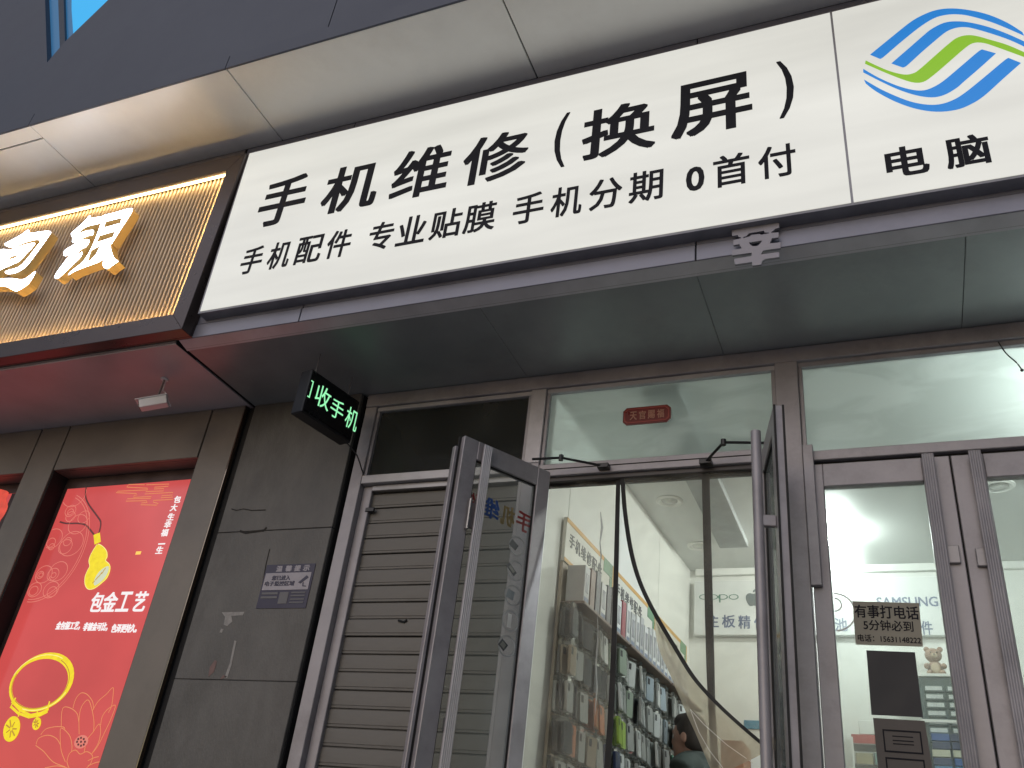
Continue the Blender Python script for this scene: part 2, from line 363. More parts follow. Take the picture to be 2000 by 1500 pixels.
# ------------------------------------------------------------------ the white lightbox sign
YS = 2.95
sg = root('lightbox_sign', 'long white backlit sign box with black characters for the phone repair shop', 'sign', (-1, 3.0, 2.63))
zb, ztp = 2.636, 3.842
M_face = emit('lit_acrylic', (0.80, 0.795, 0.735), 0.83, var=0.13, scale=1.7, stretch=(0.35, 1, 2.4), base=(0.12, 0.12, 0.115), rough=0.3)
def face(x0b, x1b, x0t, x1t): return MB().prism([(x0b, YS, zb), (x1b, YS, zb), (x1t, YS, ztp), (x0t, YS, ztp)], (0, 0.004, 0))
face(-3.330, 0.007, -3.383, 0.007).build('face_panel', M_face, sg)
face(0.017, 3.2, 0.017, 3.2).build('face_panel', M_face, sg)
MB().prism([(-3.345, YS + 0.005, zb - 0.012), (3.21, YS + 0.005, zb - 0.012), (3.21, YS + 0.005, ztp + 0.012), (-3.398, YS + 0.005, ztp + 0.012)], (0, 0.068, 0)).build('case', mat('grey_metal_case', (0.24, 0.24, 0.27), 0.4, 0.2), sg)
def bbox_px(pts, Y):
    w_ = [at(p[0], p[1], Y) for p in pts]; return min(p[0] for p in w_), max(p[0] for p in w_), min(p[2] for p in w_), max(p[2] for p in w_)
BIG = [('手', [(505, 412), (610, 346), (605, 337), (528, 441)], 0.015),
       ('机', [(628, 393), (734, 381), (735, 313), (639, 419)], 0.015),
       ('维', [(757, 391), (885, 293), (846, 286), (804, 387)], 0.013),
       ('修', [(905.6, 316), (1034, 277), (1031, 249), (911, 364)], 0.012),
       ('(', [(1082, 288), (1114, 219.6), (1101, 326)], 0.005),
       ('换', [(1137.5, 270), (1281, 244), (1267, 192.5), (1141, 315)], 0.014),
       ('屏', [(1311, 270), (1469.5, 207.5), (1456, 140), (1322.5, 273)], 0.015),
       (')', [(1525, 120), (1551, 175), (1523, 232.5)], 0.005)]
for s_, pts, bo in BIG:
    a, c, z0, z1 = bbox_px(pts, YS)
    text(s_, (a, YS - 0.0005, z0), c - a, z1 - z0, M_ink, sg, bold=bo, depth=0.003, name='character')
SM = [('手', 470, 515, 509), ('机', 523, 569, 500), ('配', 577, 630, 490), ('件', 637, 686, 480), ('专', 719, 768, 466), ('业', 775, 831, 458), ('贴', 840, 900, 445), ('膜', 906, 967, 432),
      ('手', 1002, 1061, 415), ('机', 1076, 1136, 402), ('分', 1151, 1214.5, 385), ('期', 1229, 1295, 370), ('0', 1340, 1376, 350), ('首', 1393, 1464.5, 335), ('付', 1481, 1555.5, 320)]
for s_, p0, p1, py in SM:
    kk = 10 * (1 - (p0 - 470) / 900); a = atx(p0, py + kk, YS); c = atx(p1, py - kk, YS); z0, z1 = (2.846, 3.035) if s_ != '0' else (2.855, 3.0)
    text(s_, (a, YS - 0.0005, z0), c - a, z1 - z0, M_ink, sg, bold=0.010 if s_ != '0' else 0.016, depth=0.003, name='character')
for s_, pts in (('电', [(1727, 305), (1817, 329), (1764, 287), (1769, 344)]), ('脑', [(1841, 276), (1940, 317), (1907, 262), (1853, 331)])):
    a, c, z0, z1 = bbox_px(pts, YS); text(s_, (a, YS - 0.0005, z0), c - a, z1 - z0, M_ink, sg, bold=0.018, depth=0.003, name='character')
a = 0.66; text('维', (a, YS - 0.0005, 2.70), 0.18, 0.21, M_ink, sg, bold=0.018, depth=0.003, name='character')
text('修', (a + 0.24, YS - 0.0005, 2.70), 0.18, 0.21, M_ink, sg, bold=0.018, depth=0.003, name='character')
def z8(pts): return [(lambda p: (p[0], p[2]))(at(1680 + q[0] / 4.1667, q[1] / 4.1667, YS)) for q in pts]
M_lb = emit('blue_film', S(10, 132, 222), 0.72, base=(0.02, 0.1, 0.25)); M_lg = emit('green_film', S(140, 196, 20), 0.72, base=(0.1, 0.2, 0.02))
def curvy(a, b_): return a + b_
stripes = [
 (M_lb, [(82, 447), (160, 480)], [(190, 465), (330, 345), (480, 225), (600, 150), (700, 122), (800, 118), (900, 133), (1050, 175), (1180, 225), (1333, 292)], [(1320, 265), (1200, 190), (1050, 125), (900, 88), (750, 72), (620, 85), (500, 130), (400, 190), (250, 310)]),
 (M_lb, [(255, 518), (345, 550)], [(380, 535), (490, 435), (600, 340), (700, 260), (780, 228), (860, 222), (950, 240), (1100, 285), (1230, 332), (1365, 395)], [(1355, 350), (1200, 280), (1050, 225), (900, 188), (780, 177), (680, 190), (580, 240), (500, 305), (380, 410)]),
 (M_lg, [(45, 495), (40, 520)], [(200, 590), (340, 645), (440, 673), (520, 665), (600, 610), (700, 525), (850, 395), (920, 352), (1000, 350), (1100, 380), (1333, 465), (1362, 478)], [(1365, 442), (1200, 370), (1050, 325), (950, 297), (870, 290), (790, 310), (720, 360), (600, 465), (480, 570), (430, 600), (360, 610), (250, 585), (150, 545)]),
 (M_lb, [(25, 563), (25, 590)], [(150, 655), (300, 725), (450, 775), (580, 793), (680, 775), (780, 720), (850, 660), (980, 548), (1103, 437)], [(1000, 408), (965, 420), (800, 560), (680, 660), (600, 710), (520, 738), (430, 735), (300, 700), (150, 635)]),
 (M_lb, [(32, 650), (45, 680)], [(130, 745), (280, 825), (450, 885), (620, 910), (780, 895), (900, 850), (1010, 780), (1160, 645), (1307, 515)], [(1215, 478), (1180, 490), (1000, 640), (850, 760), (750, 820), (640, 853), (520, 852), (380, 820), (200, 745), (90, 685)])]
for m_, e0, lo, hi in stripes:
    l_ = [e0[1]] + lo; h_ = hi + [e0[0]]
    pl = smooth2(l_, False, 4) + smooth2(h_, False, 4)
    flat([z8(pl)], m_, sg, YS - 0.0005, 0.002, 'logo_stripe')

# ------------------------------------------------------------------ the gold sign of the jeweller
YG = 2.93
gs = root('gold_sign', 'fluted gold sign box with white glowing channel letters beside the white lightbox', 'sign', (-6, 2.98, 2.5))
gx1, gx0, gz0, gz1 = -3.395, -8.6, 2.515, 3.835
ix1, iz0, iz1 = -3.500, 2.628, 3.712
for nm, q in (('top', [(gx0, gz1), (gx1, gz1), (ix1, iz1), (gx0, iz1)]), ('right', [(gx1, gz1), (gx1, gz0), (ix1, iz0), (ix1, iz1)]), ('bottom', [(gx0, gz0), (gx1, gz0), (ix1, iz0), (gx0, iz0)])):
    MB().prism([(p[0], YG, p[1]) for p in q], (0, 0.075, 0)).build('bezel', M_bezel, gs, bevel=0.002)
box('back_tray', M_bezel, gs, gx0, gx1, 3.006, 3.020, gz0, gz1)
M_flute = mat('champagne_flutes', (0.60, 0.49, 0.37), 0.38, 0.3, var=0.12, scale=2)
mb = MB(); x = gx0; pitch = 0.031; k = 0
while x < ix1 - 0.004:
    n_ = len(mb.v); prof = [(0, 0.000), (0.04, -0.011), (0.16, -0.015), (0.32, -0.015), (0.46, -0.011), (0.50, 0.0), (1.0, 0.0)]
    for t, d in prof: mb.v += [(x + t * pitch, 2.999 + d * 1.15, iz0 - 0.02), (x + t * pitch, 2.999 + d * 1.15, iz1 + 0.02)]
    for i in range(len(prof) - 1): mb.f.append((n_ + 2 * i, n_ + 2 * i + 2, n_ + 2 * i + 3, n_ + 2 * i + 1))
    x += pitch
stuff(mb.build('fluted_backing', M_flute, gs))
M_led = emit('warm_led', (1.0, 0.70, 0.32), 20.0)
M_led2 = emit('warm_led_dim', (1.0, 0.62, 0.22), 75.0)
box('led_strip', M_led, gs, gx0, ix1 - 0.01, 2.955, 2.966, iz1 - 0.009, iz1 - 0.001)
box('led_strip', M_led2, gs, gx0, ix1 - 0.01, 2.966, 2.974, iz0 + 0.001, iz0 + 0.005)
box('led_strip', M_led2, gs, ix1 - 0.006, ix1 - 0.002, 2.966, 2.974, iz0, iz1)
YL = 2.86
M_ch = emit('white_letter_face', (0.84, 0.89, 1.0), 11.0); M_ret = emit('gold_letter_return', (1.0, 0.62, 0.2), 0.05, base=(0.62, 0.42, 0.15), rough=0.35)
def z4(pts): return [(lambda p: (p[0], p[2]))(at(q[0] / 6.25, 350 + q[1] / 6.25, YL)) for q in pts]
def channel(outer, holes, k=3):
    sp = [z4(smooth2(outer, True, k))] + [z4(h) for h in holes]
    v, f = curve_mesh(sp, 0.06, -0.006)
    mb = MB(); mb.v = [(a, YL + 0.034 - c, b_) for a, b_, c in v]; mb.f = f; o = mb.build('channel_letter', M_ret, gs)
    v, f = curve_mesh(sp, 0.004, -0.006)
    mb = MB(); mb.v = [(a, YL + 0.002 - c, b_) for a, b_, c in v]; mb.f = f; mb.build('letter_face', M_ch, o)
channel([(1100, 430), (1112, 468), (1240, 452), (1205, 540), (1100, 566), (1015, 600), (960, 655), (1055, 622), (1130, 612), (1148, 618), (1132, 680), (1082, 690), (1000, 725), (1090, 728), (1088, 765), (1048, 828), (985, 858), (902, 942), (960, 905), (1000, 880), (1012, 890), (975, 958), (880, 1050), (760, 1165), (700, 1215), (655, 1205), (690, 1130), (770, 1020), (835, 932), (790, 942), (765, 925), (790, 860), (900, 790), (870, 770), (880, 730), (860, 682), (872, 650), (1000, 535)], [])
channel([(1252, 440), (1400, 400), (1620, 345), (1560, 480), (1480, 600), (1368, 780), (1352, 800), (1365, 870), (1400, 955), (1450, 992), (1390, 1040), (1310, 1095), (1262, 1085), (1246, 1050), (1250, 985), (1190, 1020), (1050, 1070), (900, 1130), (825, 1175), (845, 1135), (915, 1078), (1000, 1010), (1055, 935), (1110, 835), (1162, 712), (1200, 610), (1232, 505)],
        [[(1268, 572), (1292, 518), (1482, 472), (1462, 530), (1290, 580)], [(1186, 750), (1215, 690), (1398, 636), (1374, 702), (1205, 756)], [(1075, 985), (1112, 868), (1215, 812), (1170, 910), (1102, 985)]], 3)
channel([(350, 605), (378, 650), (500, 630), (622, 628), (590, 700), (470, 868), (340, 1040), (255, 1112), (165, 1152), (80, 1160), (52, 1140), (85, 1108), (230, 1062), (330, 962), (422, 842), (482, 762), (430, 742), (320, 768), (235, 800), (150, 842), (40, 800), (150, 730), (260, 670)], [])
channel([(140, 850), (235, 815), (330, 785), (430, 768), (395, 832), (325, 902), (235, 1000), (135, 1048), (0, 1108), (-90, 1150), (-170, 1160), (-130, 1050), (-60, 930), (10, 850)], [[(100, 976), (130, 945), (235, 915), (200, 946), (112, 978)]])
channel([(-260, 1180), (-150, 1205), (0, 1205), (150, 1200), (270, 1215), (335, 1188), (440, 1110), (400, 1200), (330, 1290), (200, 1370), (140, 1355), (60, 1315), (-60, 1312), (-200, 1330), (-300, 1290)], [])

# ------------------------------------------------------------------ jeweller's wall
jw = root('jewellery_wall', 'bronze grey metal cladding wall of the jewellery shop', 'wall', (-7, 3.75, -0.7))
Yj = 3.71
cols = [(-3.79, -3.538), (-5.245, -4.985), (-6.70, -6.44), (-8.16, -7.90)]
for a, c in cols:
    box('cladding_panel', M_clad, jw, a + 0.005, c - 0.004, Yj, Yj + 0.03, -0.70, 2.496, 0.003)
    box('reveal', M_clad, jw, a + 0.006, c - 0.006, Yj + 0.031, 3.86, -0.70, 2.49)
    box('joint', M_dark, jw, a - 0.006, a + 0.0045, Yj + 0.012, 3.86, -0.70, 2.495)
    box('joint', M_dark, jw, c - 0.0035, c + 0.006, Yj + 0.012, 3.86, -0.70, 2.495)
for a, c in ((-4.979, -3.797), (-6.434, -5.252), (-7.894, -6.707)):
    box('header_panel', M_clad, jw, a, c, Yj + 0.001, Yj + 0.03, 2.165, 2.496, 0.003)
    box('header_return', M_clad, jw, a, c, Yj + 0.031, 3.87, 2.165, 2.19)
box('corner_trim', mat('polished_bronze', (0.35, 0.27, 0.2), 0.12, 0.95, var=0.1), jw, -3.537, -3.530, Yj - 0.006, Yj + 0.02, -0.70, 2.494, 0.001)
box('backing', M_dark, jw, SX0, -3.50, 3.875, 3.95, -0.70, 2.50)
box('return', M_dark, jw, -3.528, -3.480, 3.745, 3.87, -0.70, 2.495)

def poster(x0, x1, label, art=True):
    p = root('lightbox_poster', label, 'poster', ((x0 + x1) / 2, 3.86, -0.1))
    MP = emit('backlit_red', S(210, 80, 78), 0.86, var=0.16, scale=1.6, base=(0.10, 0.02, 0.02), rough=0.12)
    box('frame', mat('dark_bronze_frame', (0.09, 0.06, 0.055), 0.35, 0.4), p, x0 - 0.06, x1 + 0.06, 3.842, 3.872, -0.16, 2.16)
    box('print_panel', MP, p, x0, x1, 3.832, 3.8418, -0.10, 2.082)
    return p
p1 = poster(-4.935, -3.80, 'backlit red poster with gold gourd pendant and gold bangle')
YP = 3.831
def zp(pts, ox=0, oy=930, k=5.0): return [(lambda p: (p[0], p[2]))(at(ox + q[0] / k, oy + q[1] / k, YP)) for q in pts]
M_pg = emit('printed_gold', S(246, 222, 30), 0.92, var=0.12, scale=30, base=(0.1, 0.08, 0.01)); M_pw = emit('printed_white', (0.95, 0.9, 0.9), 0.95)
M_pl = emit('printed_pale_line', S(240, 150, 90), 0.85); M_pk = emit('printed_dark_cord', S(95, 12, 20), 0.7); M_pgd = emit('printed_gold_shade', S(205, 150, 20), 0.8); M_pp = emit('printed_pink_line', S(236, 128, 112), 0.85)
lines([smooth2(zp([(843, 112), (838, 200), (870, 280), (950, 390), (985, 450), (975, 530), (955, 580)]), False), smooth2(zp([(585, 446), (650, 462), (770, 462), (840, 480), (890, 535), (925, 580)]), False)], 0.011, M_pk, p1, YP, name='pendant_cord')
flat([zp([(915, 575), (975, 552), (985, 640), (925, 668)])], M_pg, p1, YP, name='pendant_bead')
flat([zp(smooth2([(960, 665), (1010, 690), (1045, 735), (1050, 790), (1035, 825), (1070, 860), (1078, 910), (1050, 990), (990, 1050), (920, 1100), (865, 1105), (835, 1060), (835, 985), (860, 920), (880, 880), (872, 830), (890, 770), (930, 700)]))], M_pg, p1, YP, name='gourd_pendant')
flat([zp(smooth2([(1060, 880), (1058, 940), (1010, 1015), (930, 1070), (930, 1010), (980, 930)]))], emit('printed_pearl', S(215, 222, 190), 0.9), p1, YP - 0.003, name='gourd_inlay')
for q in range(4):
    c0 = zp([(1040 - q * 35, 900 + q * 42), (1000 - q * 30, 960 + q * 30)]); lines([c0], 0.006, M_pgd, p1, YP - 0.006, name='inlay_line')
cl = [[(1240, 105), (1260, 80), (1415, 85)], [(1240, 108), (1440, 118), (1445, 135), (1150, 148), (1135, 162), (1330, 170), (1340, 185), (1310, 190), (1305, 208), (1480, 200), (1475, 218), (1245, 222), (1232, 245), (1430, 240), (1440, 258), (1385, 262), (1375, 280), (1530, 284), (1548, 268), (1500, 255), (1500, 238), (1690, 228)], [(1430, 85), (1650, 78), (1645, 100), (1510, 108), (1508, 126), (1600, 122), (1598, 145), (1425, 152), (1415, 175), (1690, 160), (1685, 185), (1580, 192), (1575, 212), (1690, 205)]]
lines([zp(c_) for c_ in cl], 0.0045, M_pl, p1, YP, name='cloud_line')
# rosette of rings and scrolls
ros = []
def ring(cx_, cy_, rx_, ry_, a0=0, a1=360, n=28, sk=-0.35):
    o = []
    for i in range(n + 1):
        t = math.radians(a0 + (a1 - a0) * i / n); dx = rx_ * math.cos(t); dy = ry_ * math.sin(t); o.append((cx_ + dx + sk * dy, cy_ + dy))
    return o
for cx_, cy_, rr_ in ((690, 340, 55), (690, 395, 48), (690, 350, 30), (760, 470, 95), (500, 650, 45), (505, 690, 30), (520, 610, 95), (640, 690, 70), (700, 660, 120), (660, 640, 40), (395, 965, 35), (400, 965, 20), (520, 960, 60), (525, 968, 25), (430, 960, 85), (570, 930, 95), (340, 1110, 70), (330, 1120, 45), (500, 1110, 80), (510, 1130, 50), (730, 180, 120), (820, 400, 60)):
    n_ = [q for q in ring(cx_, cy_, rr_ * 0.9, rr_)]
    w_ = zp(n_); w_ = [p for p in w_ if p[0] > -4.93 and p[1] < 2.075]
    if len(w_) > 4:
        seg_ = []; prev = None
        for p in w_:
            if prev and math.hypot(p[0] - prev[0], p[1] - prev[1]) > 0.06:
                if len(seg_) > 2: ros.append(seg_)
                seg_ = []
            seg_.append(p); prev = p
        if len(seg_) > 2: ros.append(seg_)
arc = [q for q in zp(ring(480, 700, 330, 505, -75, 95, 30)) if q[0] > -4.925 and q[1] < 2.07]; ros.append(arc)
arc = [q for q in zp(ring(480, 700, 350, 530, -75, 95, 30)) if q[0] > -4.93 and q[1] < 2.07]; ros.append(arc)
lines(ros, 0.0045, M_pp, p1, YP, name='rosette_line')
def col_text(s_, px, m_, par, bold=0.02):
    for ch, (cx_, cy_) in zip(s_, px):
        c_ = at(cx_, cy_, YP); text(ch, (c_[0] - 0.025, YP - 0.002, c_[2] - 0.022), 0.052, 0.046 if ch != '一' else 0.008, m_, par, bold=bold, depth=0.002, name='character')
col_text('包大生幸福一生', [(347, 976), (340, 992), (334, 1010), (328, 1025), (322, 1041), (318, 1057), (312, 1075)], M_pw, p1)
for ch, l_, r_, t_, b_ in (('包', 172, 200, 1170, 1203), ('金', 196, 227, 1171, 1203), ('工', 224, 253, 1174, 1203), ('艺', 255, 284, 1171, 1205)):
    a = atx(l_, (t_ + b_) / 2 + 8, YP); c = atx(r_, (t_ + b_) / 2 - 4, YP); text(ch, (a, YP - 0.002, 1.255), c - a, 0.118, M_pw, p1, bold=0.02, depth=0.002, name='character')
for s_, l_, r_, y_ in (('金包银工艺，', 111, 158, 1222), ('非镀金可比，', 164, 212, 1224), ('色泽更持久。', 219, 269, 1227)):
    a = atx(l_, y_, YP); c = atx(r_, y_, YP); z_ = atz((l_ + r_) / 2, y_, YP); text(s_, (a, YP - 0.002, z_ - 0.026), c - a, 0.05, M_pw, p1, bold=0.03, depth=0.002, name='slogan')
def zq(pts): return zp(pts, 0, 1200, 5.0)
o_ = ring(400, 668, 285, 265, 0, 360, 40, -0.30); w2 = [0.02 + 0.022 * max(0, math.cos(math.radians(i * 9 + 45))) for i in range(41)]
a_, c_ = ribbon(zq(o_), w2)
flat([a_[:-1], c_[:-1]], M_pg, p1, YP, name='bangle')
lines([zq(ring(400, 668, 292, 272, 195, 300, 24, -0.30)), zq(ring(400, 668, 292, 272, 20, 110, 20, -0.30))], 0.004, emit('printed_gold_light', S(255, 246, 150), 0.95), p1, YP - 0.0025, name='bangle_gleam')
lines([zq(ring(400, 668, 272, 252, -60, 200, 40, -0.30))], 0.005, M_pgd, p1, YP - 0.0022, name='bangle_shade')
lines([zp(smooth2([(960, 665), (1010, 690), (1045, 735), (1050, 790), (1035, 825), (1070, 860), (1078, 910), (1050, 990), (990, 1050), (920, 1100), (865, 1105), (835, 1060), (835, 985), (860, 920), (880, 880), (872, 830), (890, 770), (930, 700)]))], 0.004, emit('printed_gold_light', S(255, 246, 150), 0.95), p1, YP - 0.0025, name='pendant_rim')
lines([zq([(120, 850), (200, 935), (300, 985), (400, 965), (480, 925)]), zq([(110, 900), (180, 965), (290, 1005), (400, 985), (470, 950)])], 0.014, M_pg, p1, YP - 0.002, name='bangle_band')
lines([zq([(160, 815), (105, 915)]), zq([(490, 850), (465, 945)]), zq([(200, 930), (185, 1000)]), zq([(370, 950), (365, 1020)])], 0.009, M_pg, p1, YP - 0.003, name='bangle_clasp')
for cx_, cy_, rx_, ry_ in ((118, 1120, 78, 125), (362, 1068, 40, 62)):
    flat([zq(ring(cx_, cy_, rx_, ry_, 0, 351, 26, -0.2))], M_pg, p1, YP - 0.002, name='bangle_charm')
    fl_ = []
    for q in range(7):
        th = q * 0.9; fl_.append(zq([(cx_ + rx_ * 0.15 * math.cos(th), cy_ + ry_ * 0.15 * math.sin(th)), (cx_ + rx_ * 0.7 * math.cos(th), cy_ + ry_ * 0.7 * math.sin(th))]))
    lines(fl_, 0.008, M_pgd, p1, YP - 0.005, name='charm_line')
pet = [[(775, 1170), (775, 1010), (800, 900), (862, 835), (900, 930), (920, 1050), (915, 1150)], [(715, 915), (740, 830), (790, 770), (850, 780), (905, 850), (915, 930)], [(600, 1100), (605, 960), (630, 905), (700, 920), (755, 970), (772, 1050)], [(905, 940), (960, 850), (1040, 780), (1105, 715), (1105, 800), (1090, 900), (1060, 960)], [(985, 1080), (1000, 1000), (1050, 930), (1128, 888), (1090, 1010), (1030, 1140), (960, 1280), (900, 1360)], [(400, 1175), (450, 1120), (540, 1098), (620, 1100), (635, 1120)], [(640, 1440), (600, 1330), (590, 1200), (600, 1110), (680, 1180), (705, 1280), (700, 1340)], [(825, 1345), (850, 1230), (910, 1150), (970, 1070), (985, 1150), (960, 1260), (900, 1360)], [(355, 1270), (380, 1210), (470, 1180), (550, 1210), (590, 1270)], [(350, 1280), (430, 1340), (520, 1440), (640, 1490)], [(655, 1440), (680, 1360), (740, 1325), (785, 1365), (850, 1340), (905, 1380), (890, 1450), (850, 1500)], [(655, 1440), (690, 1520), (790, 1560), (850, 1500)], [(440, 1500), (560, 1480), (660, 1500)], [(860, 1480), (930, 1450), (975, 1440)], [(860, 1430), (920, 1400), (965, 1390)]]
lines([smooth2(zq(q), False, 4) for q in pet], 0.0038, M_pl, p1, YP, name='lotus_line')
flat([zq(ring(795, 1245, 66, 66, 0, 345, 24, -0.25))], M_pp, p1, YP, name='lotus_pod')
for q in range(9):
    th = q * 2 * math.pi / 8; rr_ = 0 if q == 8 else 38
    flat([zq(ring(795 + rr_ * math.cos(th), 1245 + rr_ * math.sin(th), 9, 12, 0, 315, 8, -0.2))], M_pk, p1, YP - 0.002, name='lotus_seed')
box('painted_highlight', emit('amber_glint', (1.0, 0.62, 0.1), 1.0), p1, atx(265, 1081, YP), atx(275, 1080, YP), YP - 0.001, YP + 0.0005, atz(270, 1083, YP), atz(270, 1077, YP))  # small glowing patch painted on as an amber highlight
p2 = poster(-6.35, -5.33, 'second backlit red poster, cut off at the left edge behind the cladding column')
flat([zp(smooth2([(-200, 140), (70, 145), (60, 230), (78, 300), (30, 400), (-40, 460), (-200, 500)]))], emit('printed_silk', S(225, 70, 50), 0.9, var=0.3, scale=14), p2, YP, name='silk_print')
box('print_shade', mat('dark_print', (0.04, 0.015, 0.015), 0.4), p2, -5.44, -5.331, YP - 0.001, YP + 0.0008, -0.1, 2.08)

# ------------------------------------------------------------------ stone pillar
pl = root('stone_pillar', 'dirty grey stone clad pillar between the two shops', 'pillar', (-3.1, 3.85, -0.7))
box('core', M_dark, pl, -3.478, -2.712, 3.745, 4.2, -0.7, 2.495)
for z0, z1 in ((-0.7, 0.05), (0.0515, 0.862), (0.8635, 1.6650), (1.6675, 2.496)):
    box('stone_slab', M_stone, pl, -3.474, -2.716, 3.72, 3.745, z0, z1, 0.003)
M_crack = mat('crack_dark', (0.02, 0.018, 0.016), 0.9)
def crack(pts, wd): return lines([[(lambda p: (p[0], p[2]))(at(q[0], q[1], 3.719)) for q in pts]], wd, M_crack, pl, 3.7195, 0.001, 'crack')
crack([(452, 994), (462, 997), (475, 994), (492, 997), (519, 996)], 0.006); crack([(468, 1037), (480, 1041), (500, 1038), (515, 1036), (521, 1030)], 0.013); crack([(527, 1072), (520, 1100), (513, 1140), (505, 1172)], 0.006)
tr_ = mat('torn_paper', (0.30, 0.29, 0.28), 0.8, var=0.3, scale=30); tr2 = mat('torn_pink_paper', (0.20, 0.13, 0.12), 0.8, var=0.3, scale=30)
def patch(pts, m_): return flat([[(lambda p: (p[0], p[2]))(at(q[0], q[1], 3.7195)) for q in pts]], m_, pl, 3.7195, 0.001, 'torn_paper')
patch([(433, 1196), (478, 1195), (474, 1202), (452, 1203), (454, 1214), (444, 1223), (437, 1220), (440, 1205)], tr_)
patch([(432, 1228), (437, 1229), (433, 1236), (429, 1235)], tr_)
patch([(458, 1251), (462, 1252), (452, 1300), (444, 1324), (438, 1325), (449, 1295)], tr_)
patch([(420, 1289), (424, 1292), (418, 1312), (407, 1322), (410, 1303)], tr2); patch([(436, 1318), (444, 1322), (430, 1327)], tr2)
nb = root('notice_board', 'small purple and white surveillance notice stuck on the stone pillar', 'sign', tuple(at(565, 1145, 3.718)))
YN = 3.7175
n0 = at(524, 1101, YN); n1 = at(618, 1103, YN)
Nx0, Nx1, Nz1, Nz0 = n0[0] - 0.005, n1[0] - 0.005, atz(570, 1102, YN), atz(550, 1188, YN)
NW, NH = Nx1 - Nx0, Nz1 - Nz0
box('board', mat('navy_print', (0.02, 0.017, 0.05), 0.4, var=0.1), nb, Nx0, Nx1, YN - 0.001, YN + 0.002, Nz0, Nz1)
def nbx(u0, u1, v0, v1, m_, nm, d=0.002): return box(nm, m_, nb, Nx0 + u0 * NW, Nx0 + u1 * NW, YN - 0.001 - d, YN - 0.0012, Nz1 - v1 * NH, Nz1 - v0 * NH)
M_nw = mat('notice_white', (0.36, 0.34, 0.38), 0.5); M_ng = mat('notice_grey', (0.12, 0.12, 0.13), 0.5)
nbx(0.03, 0.96, 0.20, 0.59, M_nw, 'white_field')
def ntx(s_, u0, u1, v0, v1, m_, bo=0.03, d=0.003): text(s_, (Nx0 + u0 * NW, YN - d, Nz1 - v1 * NH), (u1 - u0) * NW, (v1 - v0) * NH, m_, nb, bold=bo, depth=0.001, name='character')
for s_, u0 in zip('温馨提示', (0.22, 0.41, 0.59, 0.77)): ntx(s_, u0, u0 + 0.13, 0.03, 0.17, M_nw, d=0.001)
ntx('您已进入', 0.18, 0.56, 0.26, 0.37, MATS['navy_print']); ntx('电子监控区域', 0.06, 0.67, 0.39, 0.50, MATS['navy_print'])
cpx = lambda u_, v_: (Nx0 + u_ * NW, Nz1 - v_ * NH)
flat([[cpx(0.74, 0.43), cpx(0.88, 0.27), cpx(0.93, 0.32), cpx(0.79, 0.46)]], MATS['navy_print'], nb, YN - 0.003, 0.001, 'camera_pictogram')
flat([[cpx(0.83, 0.44), cpx(0.85, 0.42), cpx(0.86, 0.50), cpx(0.92, 0.51), cpx(0.92, 0.53), cpx(0.84, 0.52)]], MATS['navy_print'], nb, YN - 0.003, 0.001, 'camera_pictogram')
nbx(0.42, 0.60, 0.64, 0.90, M_ng, 'blank_square')
for v_ in (0.64, 0.73): nbx(0.05, 0.38, v_, v_ + 0.05, M_ng, 'small_print')
for v_ in (0.64, 0.71, 0.79, 0.86): nbx(0.65, 0.93, v_, v_ + 0.03, M_ng, 'small_print')

# ------------------------------------------------------------------ shopfront frame
YF = 3.75
sf = root('shopfront', 'dull aluminium shopfront frame with mullions and glazed transoms', 'shopfront', (-1, 3.79, -0.7))
def member(nm, x0, x1, z0, z1, y0=YF, y1=3.83, m=M_alu, bv=0.003): return box(nm, m, sf, x0, x1, y0, y1, z0, z1, bv)
member('jamb', -2.690, -2.617, -0.70, 2.413); member('top_rail', -2.690, SX1, 2.414, 2.494, YF - 0.004)
member('mullion', -1.665, -1.580, 1.977, 2.4125, m=M_alu2); member('mullion', -1.665, -1.580, -0.70, 1.976)
member('mullion', -0.413, -0.308, -0.70, 2.4125, YF - 0.006)
member('mullion', 0.862, 0.955, -0.70, 2.4125, YF - 0.006)
member('rail', -2.616, -1.666, 1.928, 1.977, m=M_alu2)
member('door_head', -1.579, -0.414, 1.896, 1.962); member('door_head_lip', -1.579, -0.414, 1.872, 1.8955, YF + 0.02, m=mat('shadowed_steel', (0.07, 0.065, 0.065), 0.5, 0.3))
member('door_head_groove', -1.579, -0.414, 1.930, 1.934, YF - 0.003, YF - 0.0004, M_gasket, 0)
member('rail', -0.307, 0.861, 1.884, 1.932); member('rail', 0.956, SX1, 1.884, 1.932)
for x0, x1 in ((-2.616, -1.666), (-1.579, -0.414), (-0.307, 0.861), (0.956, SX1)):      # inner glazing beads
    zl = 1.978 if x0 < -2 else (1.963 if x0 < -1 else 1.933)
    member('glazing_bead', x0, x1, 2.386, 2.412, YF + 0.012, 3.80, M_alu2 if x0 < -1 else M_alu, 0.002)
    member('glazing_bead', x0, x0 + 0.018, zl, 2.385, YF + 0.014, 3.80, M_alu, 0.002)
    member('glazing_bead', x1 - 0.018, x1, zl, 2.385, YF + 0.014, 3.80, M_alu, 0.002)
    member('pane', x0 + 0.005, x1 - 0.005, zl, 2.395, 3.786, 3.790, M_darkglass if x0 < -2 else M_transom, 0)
member('door_gap', -0.307, 0.861, 1.866, 1.8835, YF + 0.03, m=M_gasket, bv=0)
box('gap_filler', M_dark, sf, -2.714, -2.692, 3.79, 3.9, -0.7, 2.49)
